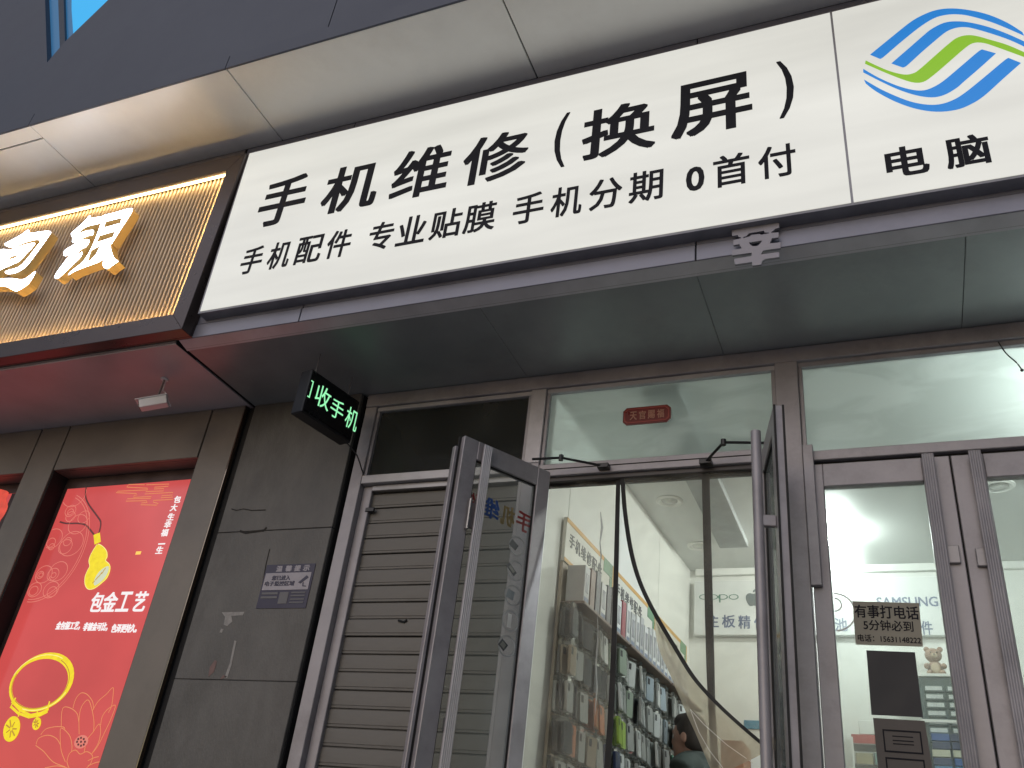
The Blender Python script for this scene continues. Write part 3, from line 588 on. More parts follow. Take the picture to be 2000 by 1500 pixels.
# ------------------------------------------------------------------ roller shutter
rs = root('roller_shutter', 'closed dirty white roller shutter left of the open door', 'shutter', (-2.14, 3.82, -0.7))
M_slat = mat('worn_slat_paint', (0.125, 0.120, 0.112), 0.5, 0.15, var=0.22, scale=4, bump=0.15, bscale=30, dirt=0.85, dirtcol=(0.06, 0.05, 0.04), stretch=(0.7, 1, 2.2))
box('guide_rail', M_alu, rs, -2.616, -2.560, 3.79, 3.85, -0.7, 1.925, 0.003); box('guide_rail', M_alu, rs, -1.70, -1.666, 3.79, 3.85, -0.7, 1.925, 0.003)
box('shutter_hood', M_steel, rs, -2.558, -1.702, 3.78, 3.86, 1.893, 1.926, 0.003)
ph = 0.0865; prof = [(0.0, 0.007), (0.0025, -0.001), (0.011, -0.0015), (0.0125, 0.0015), (0.0145, 0.0015), (0.016, -0.0012), (0.048, -0.0024), (0.080, -0.001), (0.0825, 0.006), (0.0862, 0.008)]
slat = None; nsl = 30
for i in range(nsl):
    z0 = 1.892 - (i + 1) * ph
    if slat is None:
        mb = MB(); n_ = len(prof)
        for xx in (-2.575, -1.69):
            for dz, dy in prof: mb.v.append((xx, 3.815 + dy, z0 + dz))
        for k in range(n_ - 1): mb.f.append((k, n_ + k, n_ + k + 1, k + 1))
        slat = mb.build('slat', M_slat, rs, smooth=True); zfirst = z0
    else:
        o = slat.copy(); COL.objects.link(o); o.parent = rs; o.location = (0, random.uniform(-0.0015, 0.0015), z0 - zfirst)
        o.rotation_euler = (random.uniform(-0.002, 0.002), random.uniform(-0.0012, 0.0012), 0)
box('back_plate', M_dark, rs, -2.60, -1.68, 3.835, 3.845, -0.7, 1.89)
box('latch_block', M_black, rs, *sorted((atx(716, 985, 3.79), atx(733, 985, 3.79))), 3.785, 3.80, 1.775, 1.80, 0.003)
MB().tube([at(778, 1212, 3.805), at(789, 1215, 3.805), at(795, 1211, 3.805)], 0.006, 6).build('pull_hook', M_black, rs)

# ------------------------------------------------------------------ building shell, room behind
struct(box('building_roof', M_dark, None, SX0, SX1 + 0.1, 3.203, 7.2, 2.80, 4.0))
struct(box('building_end_wall', M_dark, None, SX1 + 0.002, SX1 + 0.12, 3.05, 7.2, -0.7, 2.79))
struct(box('shop_floor', mat('floor_tile', (0.45, 0.44, 0.41), 0.25, var=0.1), None, -2.7, SX1, 3.84, 6.75, -0.80, -0.70))
struct(box('shop_ceiling', M_ceil, None, -1.75, SX1, 3.835, 6.75, 2.440, 2.50))
struct(box('storage_wall', M_dark, None, -2.75, -1.72, 4.6, 4.7, -0.7, 2.50)); struct(box('storage_side_wall', M_dark, None, -2.80, -2.76, 3.90, 4.7, -0.7, 2.50)); struct(box('storage_ceiling', M_dark, None, -2.80, -1.72, 3.84, 4.7, 2.51, 2.56))
WK = 0.045
def W(y, z, d=0.0): return Vector((-1.55 + WK * (y - 3.85) + d, y, z))
lw_ = bpy.data.objects.new('shop_left_wall', None); COL.objects.link(lw_); lw_.location = (-1.5, 5, -0.7); lw_['kind'] = 'structure'
ys = [3.835, 4.12, 4.95, 5.78, 6.65]
for i in range(4):
    a, c = ys[i] + (0.003 if i else 0), ys[i + 1] - 0.003
    MB().prism([W(a, -0.7, -0.09), W(c, -0.7, -0.09), W(c, -0.7, 0), W(a, -0.7, 0)], (0, 0, 3.139)).build('wall_panel', M_white, lw_, bevel=0.002)
MB().prism([W(3.835, -0.7, -0.10), W(6.7, -0.7, -0.10), W(6.7, -0.7, -0.092), W(3.835, -0.7, -0.092)], (0, 0, 3.139)).build('wall_core', mat('joint_grey', (0.3, 0.3, 0.28), 0.8), lw_)
struct(box('shop_back_wall', M_white, None, -1.6, SX1, 6.60, 6.72, -0.7, 2.439)); struct(box('shop_right_wall', M_white, None, 3.1, 3.2, 3.84, 6.599, -0.7, 2.439))
struct(box('ceiling_cornice', M_white, None, -1.38, 3.09, 6.56, 6.598, 2.385, 2.439, 0.004))
dk = MB().box(-1.10, -0.90, 3.90, 6.05, 2.395, 2.4385).build('ceiling_slab', mat('grey_slab', (0.33, 0.35, 0.35), 0.5, 0.1), None, 0.004); tag(recentre(dk), 'long flat grey duct running along the shop ceiling', 'slab')  # flat grey boxes forming the darker bands on the ceiling
dk = MB().box(-0.895, -0.30, 4.62, 4.80, 2.398, 2.4385).build('ceiling_slab', MATS['grey_slab'], None, 0.004); tag(recentre(dk), 'short grey duct crossing the shop ceiling behind the dusty transom', 'slab')

# lamps in the shop ceiling
def downlight(x, y, label, lit=False):
    t = root('ceiling_lamp' if lit else 'downlight', label, 'lamp', (x, y, 2.44))
    MB().lathe((x, y, 2.4395), [(0.062, 0), (0.088, 0), (0.088, -0.006), (0.072, -0.012), (0.060, -0.006), (0.052, 0)], 28).build('ring', M_white, t, smooth=True)
    MB().lathe((x, y, 2.4385), [(0.0, -0.012), (0.03, -0.010), (0.05, -0.003), (0.053, 0)], 24).build('lens', mat('dull_lens', (0.55, 0.56, 0.52), 0.25) if not lit else M_white, t, smooth=True)
    return t
downlight(-1.285, 5.30, 'unlit round downlight in the shop ceiling above the raised curtain flap')
q_ = onz(1366, 1066, 2.44); downlight(q_.x, q_.y, 'unlit round downlight just left of the duct near the shop back wall')
downlight(0.63, 5.34, 'unlit round downlight seen through the far right door leaf')
lx, ly = -0.315, 5.93
t = downlight(lx, ly, 'bright lit bulb hanging just under the shop ceiling', True)
MB().tube([(lx, ly, 2.435), (lx, ly, 2.41)], 0.022, 12).build('socket', M_white, t)
M_bulb = emit('lit_bulb', (0.93, 1.0, 0.98), 300.0)
MB().ball((lx, ly, 2.372), 0.048).build('bulb', M_bulb, t, smooth=True)

t = downlight(1.05, 4.25, 'added unseen bulb under the shop ceiling beyond the right edge, brightening the room', True)  # unseen bulb added to even out the light in the room
MB().tube([(1.05, 4.25, 2.435), (1.05, 4.25, 2.41)], 0.022, 12).build('socket', M_white, t)
MB().ball((1.05, 4.25, 2.372), 0.048).build('bulb', emit('added_bulb_front', (0.93, 1.0, 0.98), 950.0), t, smooth=True)

# ------------------------------------------------------------------ glazed door leaves
def leaf(H, O, nrm, label, width=None, glass_m=None, z1=1.862, z0=-0.66):
    H = Vector((H[0], H[1], 0)); O = Vector((O[0], O[1], 0)); d = (O - H); Wd = d.length; d.normalize(); n = Vector((nrm[0], nrm[1], 0)).normalized()
    T = lambda p: H + d * p[0] + n * p[1] + Vector((0, 0, p[2]))
    t = root('glass_door', label, 'door', (H.x, H.y, z0))
    return t, T, Wd, H, d, n
def leaf_parts(t, T, Wd, z0, z1, sh, so_, tr_h, handle_u, face=1, hr=0.018):
    th = 0.020
    def bx(nm, u0, u1, za, zb_, n0=-th, n1=th, m=M_alu, bv=0.003): return MB().box(u0, u1, n0, n1, za, zb_, T).build(nm, m, t, bv)
    bx('stile', 0, sh, z0, z1); bx('stile', Wd - so_, Wd, z0, z1)
    bx('top_rail', sh, Wd - so_, z1 - tr_h, z1); bx('bottom_rail', sh, Wd - so_, z0, z0 + 0.16)
    bx('glass', sh - 0.004, Wd - so_ + 0.004, z0 + 0.15, z1 - tr_h + 0.004, -0.003, 0.003, M_glass, 0)
    for a_, c_ in ((sh, sh + 0.005), (Wd - so_ - 0.005, Wd - so_)): bx('gasket', a_, c_, z0 + 0.16, z1 - tr_h, 0.0035, 0.012, M_gasket, 0)
    bx('gasket', sh, Wd - so_, z1 - tr_h - 0.005, z1 - tr_h - 0.0002, 0.0035, 0.012, M_gasket, 0)
    return bx
zt_, zb2 = 1.880, -0.66
# left leaf, swung out
HL, OL = (-1.500, 3.690), (-1.767, 3.256)
tL, TL, WL, HLv, dL, nL = leaf(HL, OL, (0.852, -0.524), 'glazed aluminium door leaf swung open in front of the roller shutter, coloured characters on its glass')
bxL = leaf_parts(tL, TL, WL, zb2, zt_, 0.075, 0.080, 0.095, 0)
bxL('edge_strip', WL, WL + 0.010, zb2, zt_ - 0.002, -0.019, -0.006, M_gasket, 0); bxL('edge_strip', WL + 0.0105, WL + 0.028, zb2, zt_ - 0.055, -0.030, -0.004, M_alu)
def onL(px, py, n_=0.004):
    """leaf coordinates (u, z) of a point seen on the leaf"""
    r_ = Vector(ray(px, py)); P = HLv + nL * n_; k = P.dot(nL) / r_.dot(nL); q = r_ * k; return ((q - HLv).dot(dL), q.z)
uh = onL(937, 1000, 0.045)[0]
for q in range(5): MB().tube([TL((uh - 0.018 + q * 0.009, 0.045, zb2 + 0.05)), TL((uh - 0.018 + q * 0.009, 0.045, zt_ - 0.02))], 0.0058, 8).build('pull_profile', M_alu2, tL, smooth=True)
bxL('pull_core', uh - 0.020, uh + 0.020, zb2 + 0.05, zt_ - 0.025, 0.030, 0.046, M_alu)
for z_ in (1.55, 0.6, -0.3): bxL('pull_bracket', uh - 0.012, uh + 0.012, z_, z_ + 0.05, 0.0035, 0.031, M_steel)
lk = onL(925, 1010, 0.02); bxL('lock_box', lk[0] - 0.035, lk[0] + 0.03, lk[1] - 0.06, lk[1] + 0.06, 0.0205, 0.034, mat('pinkish_lock', (0.20, 0.17, 0.17), 0.4, 0.4), 0.003)
bxL('lock_pull', lk[0] + 0.030, lk[0] + 0.045, lk[1] - 0.075, lk[1] + 0.075, 0.0205, 0.045, M_steel, 0.004)
# characters stuck on the inside of the glass: mirrored from the street side
red = mat('red_vinyl', (0.22, 0.03, 0.03), 0.45); blu = mat('blue_vinyl', (0.02, 0.06, 0.22), 0.45); gld = mat('gold_vinyl', (0.18, 0.14, 0.06), 0.45)
for ch, c_, m_, (pxa, pxb, pya, pyb) in (('手', 0, red, (1008, 1037, 1003, 1036)), ('机', 1, gld, (978, 1006, 990, 1026)), ('维', 2, blu, (944, 976, 975, 1012)), ('修', 3, red, (914, 934, 965, 1000))):
    ua, za = onL(pxa, (pya + pyb) / 2); ub, zb_ = onL(pxb, (pya + pyb) / 2); u0, u1 = min(ua, ub), max(ua, ub)
    zc = onL((pxa + pxb) / 2, (pya + pyb) / 2)[1]; h_ = 0.098
    v, f = glyph(ch, 0.022); mb = MB(); mb.v = [tuple(TL((u0 + a * (u1 - u0), 0.0036 + 0.001 * c, zc - h_ / 2 + b_ * h_))) for a, b_, c in v]; mb.f = f; mb.build('character', m_, tL)
ringm = mat('grey_ring_print', (0.22, 0.225, 0.23), 0.5); gad = mat('gadget_print', (0.02, 0.022, 0.03), 0.4)
for i, (px, py) in enumerate(((1010, 1067), (1007, 1115), (1002, 1163), (997, 1213), (990, 1262))):
    cu_, cz_ = onL(px, py, 0.0036); R1 = 0.047
    mb = MB(); N_ = 32
    for j in range(N_):
        th_ = 2 * math.pi * j / N_
        for rr_ in (R1, R1 - 0.008): mb.v.append(tuple(TL((cu_ + rr_ * math.cos(th_), 0.0040, cz_ + rr_ * math.sin(th_)))))
    for j in range(N_): mb.f.append((2 * j, 2 * j + 1, (2 * j + 3) % (2 * N_), (2 * j + 2) % (2 * N_)))
    mb.build('ring_print', ringm, tL)
    a_ = [0.5, -0.9, 0.2, 0, 0.6][i]; hw, hh = [(0.022, 0.016), (0.012, 0.030), (0.02, 0.02), (0.010, 0.030), (0.020, 0.018)][i]
    cc, ss = math.cos(a_), math.sin(a_); off = [0.02, 0.024, 0.016, 0.006, 0.022][i]
    q = [(cu_ + off + x_ * cc - y_ * ss, 0.0042, cz_ + x_ * ss + y_ * cc) for x_, y_ in ((-hw, -hh), (hw, -hh), (hw, hh), (-hw, hh))]
    MB().prism([tuple(TL(p)) for p in q], nL * 0.001).build('gadget_print', [gad, gad, mat('gadget_blue', (0.10, 0.12, 0.14), 0.4), mat('gadget_white', (0.45, 0.46, 0.46), 0.4), gad][i], tL)
    if i in (1, 4):
        q = [(cu_ + off + x_ * cc - y_ * ss, 0.0055, cz_ + x_ * ss + y_ * cc) for x_, y_ in ((-hw * 0.6, -hh * 0.6), (hw * 0.6, -hh * 0.6), (hw * 0.6, hh * 0.6), (-hw * 0.6, hh * 0.6))]
        MB().prism([tuple(TL(p)) for p in q], nL * 0.001).build('gadget_screen', mat('gadget_screen', (0.12, 0.12, 0.11), 0.4), tL)
# right leaf, swung out, almost edge-on
HR, OR = (-0.470, 3.680), (-0.345, 3.200)
tR, TR, WR, HRv, dR, nR = leaf(HR, OR, (-0.968, -0.252), 'glazed aluminium door leaf swung open beside the middle mullion, seen almost edge-on')
bxR = leaf_parts(tR, TR, WR, zb2, 1.862, 0.075, 0.080, 0.095, 0)
bxR('gasket', WR, WR + 0.006, zb2, 1.862, -0.022, -0.014, M_gasket, 0); bxR('gasket', WR, WR + 0.006, zb2, 1.862, 0.012, 0.020, M_gasket, 0)
MB().tube([TR((WR - 0.05, 0.085, zb2 + 0.05)), TR((WR - 0.05, 0.085, 1.765))], 0.020, 16).build('pull_tube', M_alu, tR, smooth=True)
for z_ in (1.36, 0.45, -0.35): bxR('pull_bracket', WR - 0.062, WR - 0.038, z_, z_ + 0.045, 0.0205, 0.075, M_alu, 0.003)
# closed leaves of the second pair
def closed(x0, x1, gx0_, gx1_, hx, label):
    t = root('glass_door', label, 'door', ((x0 + x1) / 2, 3.78, zb2))
    def b_(nm, a, c, za, zb_, y0=YF + 0.002, y1=3.80, m=M_alu, bv=0.003): return box(nm, m, t, a, c, y0, y1, za, zb_, bv)
    b_('stile', x0, gx0_, zb2, 1.864); b_('stile', gx1_, x1, zb2, 1.864); b_('top_rail', gx0_, gx1_, 1.755, 1.864); b_('bottom_rail', gx0_, gx1_, zb2, zb2 + 0.16)
    b_('glass', gx0_ - 0.004, gx1_ + 0.004, zb2 + 0.15, 1.76, 3.774, 3.780, M_glass, 0)
    for q in range(5): MB().tube([(hx - 0.018 + q * 0.009, YF - 0.040, zb2 + 0.05), (hx - 0.018 + q * 0.009, YF - 0.040, 1.858)], 0.0058, 8).build('pull_profile', M_alu, t, smooth=True)
    b_('pull_core', hx - 0.020, hx + 0.020, zb2 + 0.05, 1.855, YF - 0.040, YF - 0.026)
    for z_ in (1.36, 0.2): b_('pull_bracket', hx - 0.015, hx + 0.015, z_, z_ + 0.05, YF - 0.0255, YF + 0.0015, M_steel)
    return t, b_
t1, b1 = closed(-0.300, 0.2775, -0.229, 0.170, 0.195, 'closed glazed door leaf with the taped paper notices')
t2, b2 = closed(0.2845, 0.858, 0.405, 0.780, 0.372, 'closed glazed door leaf at the right edge, no notices')
b1('lock_plate', 0.215, 0.262, 1.385, 1.46, YF - 0.016, YF + 0.0015, mat('lock_grey', (0.28, 0.27, 0.28), 0.4, 0.4)); b2('lock_plate', 0.318, 0.362, 1.37, 1.445, YF - 0.016, YF + 0.0015, MATS['lock_grey'])
b1('hinge_post', -0.3065, -0.262, 1.30, 1.95, YF - 0.03, YF + 0.0015)
b1('seam', 0.2778, 0.2842, zb2, 1.864, YF + 0.02, 3.79, M_gasket, 0)
# circle film on the glass
mb = MB(); cx0, cz0 = -0.228, 1.20; pc = at(1640, 1195, 3.772); cz0 = pc.z
for rr_, rn in ((0.080, 0.074), (0.030, 0.024)):
    A_ = []; 
    k0 = len(mb.v)
    for j in range(33):
        th_ = -math.pi / 2 + math.pi * j / 32
        for r_ in (rr_, rn): mb.v.append((-0.224 + r_ * math.cos(th_), 3.7725, cz0 + (0.0 if rr_ > 0.05 else 0.03) + r_ * math.sin(th_)))
    for j in range(32): mb.f.append((k0 + 2 * j, k0 + 2 * j + 1, k0 + 2 * j + 3, k0 + 2 * j + 2))
mb.build('ring_film', mat('frost_film', (0.7, 0.72, 0.7), 0.5), t1)

# door closers
def closer(pts, shoe, label):
    t = root('door_closer', label, 'door closer', tuple(pts[-1]))
    MB().tube(pts[:2], 0.0065, 8).build('arm', M_black, t); MB().tube(pts[1:], 0.0065, 8).build('arm', M_black, t)
    MB().tube([pts[1] + Vector((0, 0, -0.014)), pts[1] + Vector((0, 0, 0.014))], 0.012, 10).build('joint', M_black, t)
    p = pts[-1]; MB().box(p.x - 0.028, p.x + 0.028, p.y - 0.012, p.y + 0.03, p.z - 0.012, p.z + 0.012).build('shoe', M_black, t, 0.002)
closer([TL((0.12, 0.02, 1.905)), at(1096, 894, 3.62), at(1178, 910, 3.722)], None, 'thin black door closer arm of the left open leaf')
closer([at(1500, 865, 3.50), at(1413, 864, 3.60), at(1378, 902, 3.722)], None, 'thin black door closer arm bent over the right open leaf')

# red plaque on the transom
pq = root('door_plaque', 'red embossed lucky plaque stuck on the dusty transom glass', 'plaque', tuple(at(1263, 825, 3.778)))
YQ = 3.775; qa = at(1217, 814, YQ); qb = at(1310, 806, YQ); qx0, qx1 = qa[0], qb[0]; qz1, qz0 = atz(1263, 794, YQ), atz(1263, 827, YQ); c_ = 0.018
def octo(x0, x1, z0, z1, c_): return [(x0 + c_, z0), (x1 - c_, z0), (x1, z0 + c_), (x1, z1 - c_), (x1 - c_, z1), (x0 + c_, z1), (x0, z1 - c_), (x0, z0 + c_)]
flat([octo(qx0, qx1, qz0, qz1, c_)], mat('dark_red_lacquer', (0.16, 0.018, 0.015), 0.3), pq, YQ + 0.006, 0.008, 'backing')
flat([octo(qx0 + 0.008, qx1 - 0.008, qz0 + 0.008, qz1 - 0.008, c_ - 0.003), octo(qx0 + 0.013, qx1 - 0.013, qz0 + 0.013, qz1 - 0.013, c_ - 0.005)], mat('bright_red_lacquer', (0.32, 0.05, 0.035), 0.3), pq, YQ - 0.002, 0.003, 'border')
qh = qz1 - qz0; qw = qx1 - qx0
for i, ch in enumerate('天官賜福'): text(ch, (qx0 + qw * (0.15 + i * 0.19), YQ - 0.002, qz0 + qh * 0.26), qw * 0.145, qh * 0.48, mat('faded_gold', (0.42, 0.20, 0.13), 0.35), pq, bold=0.012, depth=0.003, name='character')

# ------------------------------------------------------------------ notices taped to the door glass
def sheet(name, px4, m_, label, cat, Y=3.7715):
    q = [at(p[0], p[1], Y) for p in px4]; t = root(name, label, cat, tuple(q[3]))
    MB().prism([tuple(p) for p in q], (0, 0.0015, 0)).build('sheet', m_, t); return t, q
t, q = sheet('paper_notice', [(1665, 1174), (1795, 1178), (1803, 1263), (1671, 1259)], mat('tan_paper', (0.26, 0.245, 0.20), 0.7, var=0.08), 'tan paper notice with three lines of black writing taped to the door glass', 'notice')
ax = (q[1] - q[0]); az = (q[0] - q[3]); 
def nt_(s_, u0, u1, v0, v1, bo): text(s_, q[3] + ax * u0 + az * v0 + Vector((0, -0.0003, 0)), ax.length * (u1 - u0), az.length * (v1 - v0), M_ink, t, bold=bo, depth=0.0012, ux=ax.normalized(), uz=az.normalized(), name='writing')
nt_('有事打电话', 0.02, 0.98, 0.62, 0.92, 0.014); nt_('5分钟必到', 0.14, 0.88, 0.34, 0.58, 0.010); nt_('电话：15631148222', 0.04, 0.97, 0.08, 0.24, 0.010)
t, q = sheet('black_sheet', [(1692, 1270), (1787, 1274), (1803, 1401), (1702, 1396)], mat('black_card', (0.022, 0.022, 0.026), 0.6), 'plain black card taped to the door glass under the tan notice', 'sheet')
t, q = sheet('grey_sheet', [(1705, 1402), (1806, 1408), (1834, 1580), (1722, 1570)], mat('grey_card', (0.085, 0.075, 0.07), 0.6), 'grey brown card with black printed frames below the black card', 'sheet')
def fr4(u0, u1, v0, v1, wd): 
    P = lambda a, c: tuple((q[0] + (q[1] - q[0]) * a + (q[3] - q[0]) * c) + Vector((0, -0.0008, 0)))
    mb = MB()
    for a, c, e, g_ in ((u0, u1, v0, v0 + wd), (u0, u1, v1 - wd, v1), (u0, u0 + wd * 1.5, v0 + wd, v1 - wd), (u1 - wd * 1.5, u1, v0 + wd, v1 - wd)): mb.prism([P(a, e), P(c, e), P(c, g_), P(a, g_)], (0, -0.0005, 0))
    mb.build('printed_frame', M_ink, t)
fr4(0.16, 0.90, 0.13, 0.40, 0.02); fr4(0.16, 0.90, 0.46, 0.80, 0.02)
for v_ in (0.20, 0.25, 0.29):
    P = lambda a, c: tuple((q[0] + (q[1] - q[0]) * a + (q[3] - q[0]) * c) + Vector((0, -0.0008, 0)))
    MB().prism([P(0.34, v_), P(0.74, v_), P(0.74, v_ + 0.012), P(0.34, v_ + 0.012)], (0, -0.0004, 0)).build('printed_line', M_ink, t)

# ------------------------------------------------------------------ clear strip curtain
cu_ = root('strip_curtain', 'clear plastic door curtain with black magnetic edges, one flap pulled aside', 'curtain', (-1.0, 3.80, 1.87))
YC = 3.80
YBN = 3.792
b1t, b1b = [(1206, 934), (1196, 1250), (1183, 1500)], [(1214, 934), (1203, 1250), (1191, 1500)]
def Cp(px, py, Y=YC): return at(px, py, Y)
def strip(lp, rp, m_, nm, n_=14, wav=0.006, th=None):
    """sheet between two polylines of points given top to bottom"""
    mb = MB(); L_ = smooth2([tuple(p) for p in lp], False, 6); R_ = smooth2([tuple(p) for p in rp], False, 6)
    for i in range(len(L_)):
        for j in range(n_ + 1):
            t_ = j / n_; p = Vector(L_[i]).lerp(Vector(R_[i]), t_); p.y += wav * math.sin(t_ * 9 + i * 0.25) * math.sin(math.pi * t_); mb.v.append(tuple(p))
    for i in range(len(L_) - 1):
        for j in range(n_): k = i * (n_ + 1) + j; mb.f.append((k, k + 1, k + n_ + 2, k + n_ + 1))
    return mb.build(nm, m_, cu_, smooth=True)
def band(ca, cb, nm='magnetic_edge', th=0.006):
    L_ = smooth2([tuple(p) for p in ca], False, 8); R_ = smooth2([tuple(p) for p in cb], False, 8); mb = MB(); n_ = len(L_)
    for a, c in zip(L_, R_): mb.v += [a, c, (a[0], a[1] + th, a[2]), (c[0], c[1] + th, c[2])]
    for i in range(n_ - 1):
        k = 4 * i
        for a, c in ((0, 1), (1, 3), (3, 2), (2, 0)): mb.f.append((k + a, k + c, k + 4 + c, k + 4 + a))
    mb.f += [(0, 1, 3, 2), (4 * n_ - 4, 4 * n_ - 3, 4 * n_ - 1, 4 * n_ - 2)]
    mb.build(nm, M_gasket, cu_, smooth=True)
XA = -1.53
lowz = -0.62
d1 = Cp(1189, 1500) - Cp(1203, 934); e_ = Cp(1183, 1500); e2_ = Cp(1191, 1500)
strip([(XA, YC, 1.865), (XA, YC, 0.6), (XA, YC, lowz)], [Cp(1207, 934), Cp(1199, 1250), Cp(1186, 1500), Vector((Cp(1186, 1500).x - 0.03, YC, lowz))], M_pvc, 'clear_strip', wav=0.012)
band([Cp(1203.5, 930, YBN), Cp(1194, 1250, YBN), Cp(1180, 1500, YBN), Vector((e_.x - 0.03, YBN, lowz))], [Cp(1211.5, 930, YBN), Cp(1204, 1250, YBN), Cp(1192, 1500, YBN), Vector((e2_.x - 0.03, YBN, lowz))], th=0.004)
edge = [(1214, 932), (1219, 1000), (1231, 1078), (1249, 1140), (1278, 1200), (1317, 1266), (1354, 1325), (1400, 1376), (1450, 1422), (1502, 1466)]
def ey(i): return YC - 0.02 - 0.022 * i
eL = [Cp(p[0] - 2.6, p[1], ey(i)) for i, p in enumerate(edge)]; eR = [Cp(p[0] + 5.4, p[1] - 2.2, ey(i)) for i, p in enumerate(edge)]
band(eL, eR)
rgt = [Vector((-0.455, eR[i].y + 0.01, eR[i].z + 0.02 * (i < 9))) for i in range(len(edge))]
strip(eR, rgt, M_pvc, 'clear_flap', n_=18, wav=0.006)
fold = [None, None, None, None, (1267, 1190), (1285, 1262), (1312, 1325), (1340, 1392), (1362, 1440), (1395, 1520)]
fl_l = [Cp(p[0], p[1], ey(i) + 0.03) for i, p in enumerate(fold) if p]
strip([eL[4] + Vector((0.001, 0.004, 0))] + fl_l[1:], [eL[i] + Vector((0, 0.004, 0)) for i in range(4, 10)], M_pvc_fold, 'folded_flap', n_=8, wav=0.005)
for pts in ([(1348, 1385), (1375, 1415), (1420, 1455), (1470, 1490)], [(1348, 1385), (1365, 1430), (1385, 1465), (1412, 1500)]):
    MB().tube([Cp(p[0], p[1], 3.60) for p in pts], 0.0014, 6).build('crease_highlight', mat('crease_gleam', (0.80, 0.79, 0.72), 0.15), cu_)  # fold lines as pale tubes, their highlight put into the colour
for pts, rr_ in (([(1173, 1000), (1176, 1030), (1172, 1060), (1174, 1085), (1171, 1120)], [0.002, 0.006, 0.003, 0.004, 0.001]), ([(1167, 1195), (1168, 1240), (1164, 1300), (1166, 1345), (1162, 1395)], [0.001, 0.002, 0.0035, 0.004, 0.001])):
    MB().tube([Cp(p[0], p[1], 3.788) for p in pts], rr_, 8).build('crease_highlight', glass('pvc_gleam', (0.95, 0.95, 0.93), 0.6, haze=0.5, hcol=(0.9, 0.9, 0.86), rough=0.05), cu_, smooth=True)  # hazy pale tubes stand in for gloss highlights down the strip
band([Cp(1370.5, 924, 3.790), Cp(1378, 1250, 3.790), Cp(1383, 1380, 3.790), Cp(1389, 1500, 3.790)], [Cp(1385.5, 924, 3.790), Cp(1394, 1250, 3.790), Cp(1397, 1380, 3.790), Cp(1404, 1500, 3.790)])
box('hanging_rail', M_gasket, cu_, -1.575, -0.416, 3.803, 3.822, 1.858, 1.874)

# ------------------------------------------------------------------ hanging LED message box
A_ = Vector((-2.705, 3.230, 0)); B_ = Vector((-2.627, 3.600, 0)); dE = (B_ - A_).normalized(); nE = Vector((dE.y, -dE.x, 0)); LE = (B_ - A_).length
TE = lambda p: A_ + dE * p[0] + nE * p[1] + Vector((0, 0, p[2]))
le = root('led_box', 'black LED message box with glowing green characters hung under the soffit', 'display', tuple(TE((LE / 2, -0.045, 2.10))))
MB().box(0, LE, -0.085, -0.004, 2.10, 2.36, TE).build('housing', M_black, le, 0.005)
MB().box(0.012, LE - 0.012, -0.0045, 0, 2.115, 2.345, TE).build('screen', mat('black_screen', (0.006, 0.006, 0.007), 0.25), le)
def onE(px, py): 
    r_ = Vector(ray(px, py)); P = A_; k = P.dot(nE) / r_.dot(nE); q_ = r_ * k; return ((q_ - A_).dot(dE), q_.z)
M_gl = emit('green_led', (0.34, 1.0, 0.50), 1.0, base=(0.05, 0.1, 0.05))
for ch, L_, R_, Tp, Bt in (('收', (615, 775), (646, 779), (631, 753), (637, 803)), ('手', (646, 793), (674, 792), (655, 777), (654, 817)), ('机', (673, 822), (701, 812), (687, 796), (695, 846))):
    u = [onE(*p)[0] for p in (L_, R_)]; z = [onE(*p)[1] for p in (Tp, Bt)]
    text(ch, TE((min(u), 0.0005, min(z))), abs(u[1] - u[0]), abs(z[0] - z[1]), M_gl, le, bold=0.0, depth=0.001, ux=dE, uz=UZ, name='character')
ua = onE(612, 745); ub = onE(604, 777); uc = onE(608, 760)
u_, zt1, zb1 = uc[0], ua[1], ub[1]
for bx_ in ((u_ - 0.003, u_ + 0.003, zb1, zt1), (u_ - 0.014, u_ - 0.003, zt1 - 0.006, zt1), (u_ - 0.014, u_ - 0.003, zb1, zb1 + 0.006)):
    MB().box(bx_[0], bx_[1], 0.0005, 0.0015, bx_[2], bx_[3], TE).build('character_stroke', M_gl, le)
for u_ in (0.06, LE - 0.06): MB().tube([TE((u_, -0.045, 2.355)), TE((u_, -0.045, 2.50))], 0.003, 6).build('hanger', M_steel, le)
cb_ = root('display_cable', 'thin black cable running down from the LED box along the frame', 'cable', tuple(TE((LE, -0.05, 2.1))))
MB().tube(smooth2([tuple(TE((LE, -0.05, 2.12))), (-2.62, 3.66, 2.06), (-2.612, 3.73, 2.0), (-2.606, 3.745, 1.985)], False), 0.004, 6).build('cable', M_black, cb_)

# ------------------------------------------------------------------ security camera
m0 = onz(322, 740, 2.5)
cc = root('security_camera', 'small white security camera on a thin stalk under the jewellery soffit', 'camera', (m0.x, m0.y, 2.4965))
M_cw = mat('white_plastic', (0.74, 0.74, 0.76), 0.4, var=0.06)
MB().lathe((m0.x, m0.y, 2.4965), [(0.0, -0.006), (0.022, -0.006), (0.025, 0.0)], 16).build('base_plate', M_cw, cc, smooth=True)
MB().tube([(m0.x, m0.y, 2.49), (m0.x - 0.003, m0.y, 2.40), (m0.x + 0.005, m0.y, 2.372)], 0.006, 8).build('stalk', M_steel, cc, smooth=True)
ax_ = Vector((-0.80, -0.42, -0.36)).normalized(); sd_ = ax_.cross(UZ).normalized(); up_ = sd_.cross(ax_).normalized(); C0 = Vector((m0.x - 0.02, m0.y, 2.335))
TC = lambda p: C0 + ax_ * p[0] + sd_ * p[1] + up_ * p[2]
MB().box(-0.080, 0.075, -0.030, 0.030, -0.028, 0.026, TC).build('housing', M_cw, cc, 0.006, segs=2)
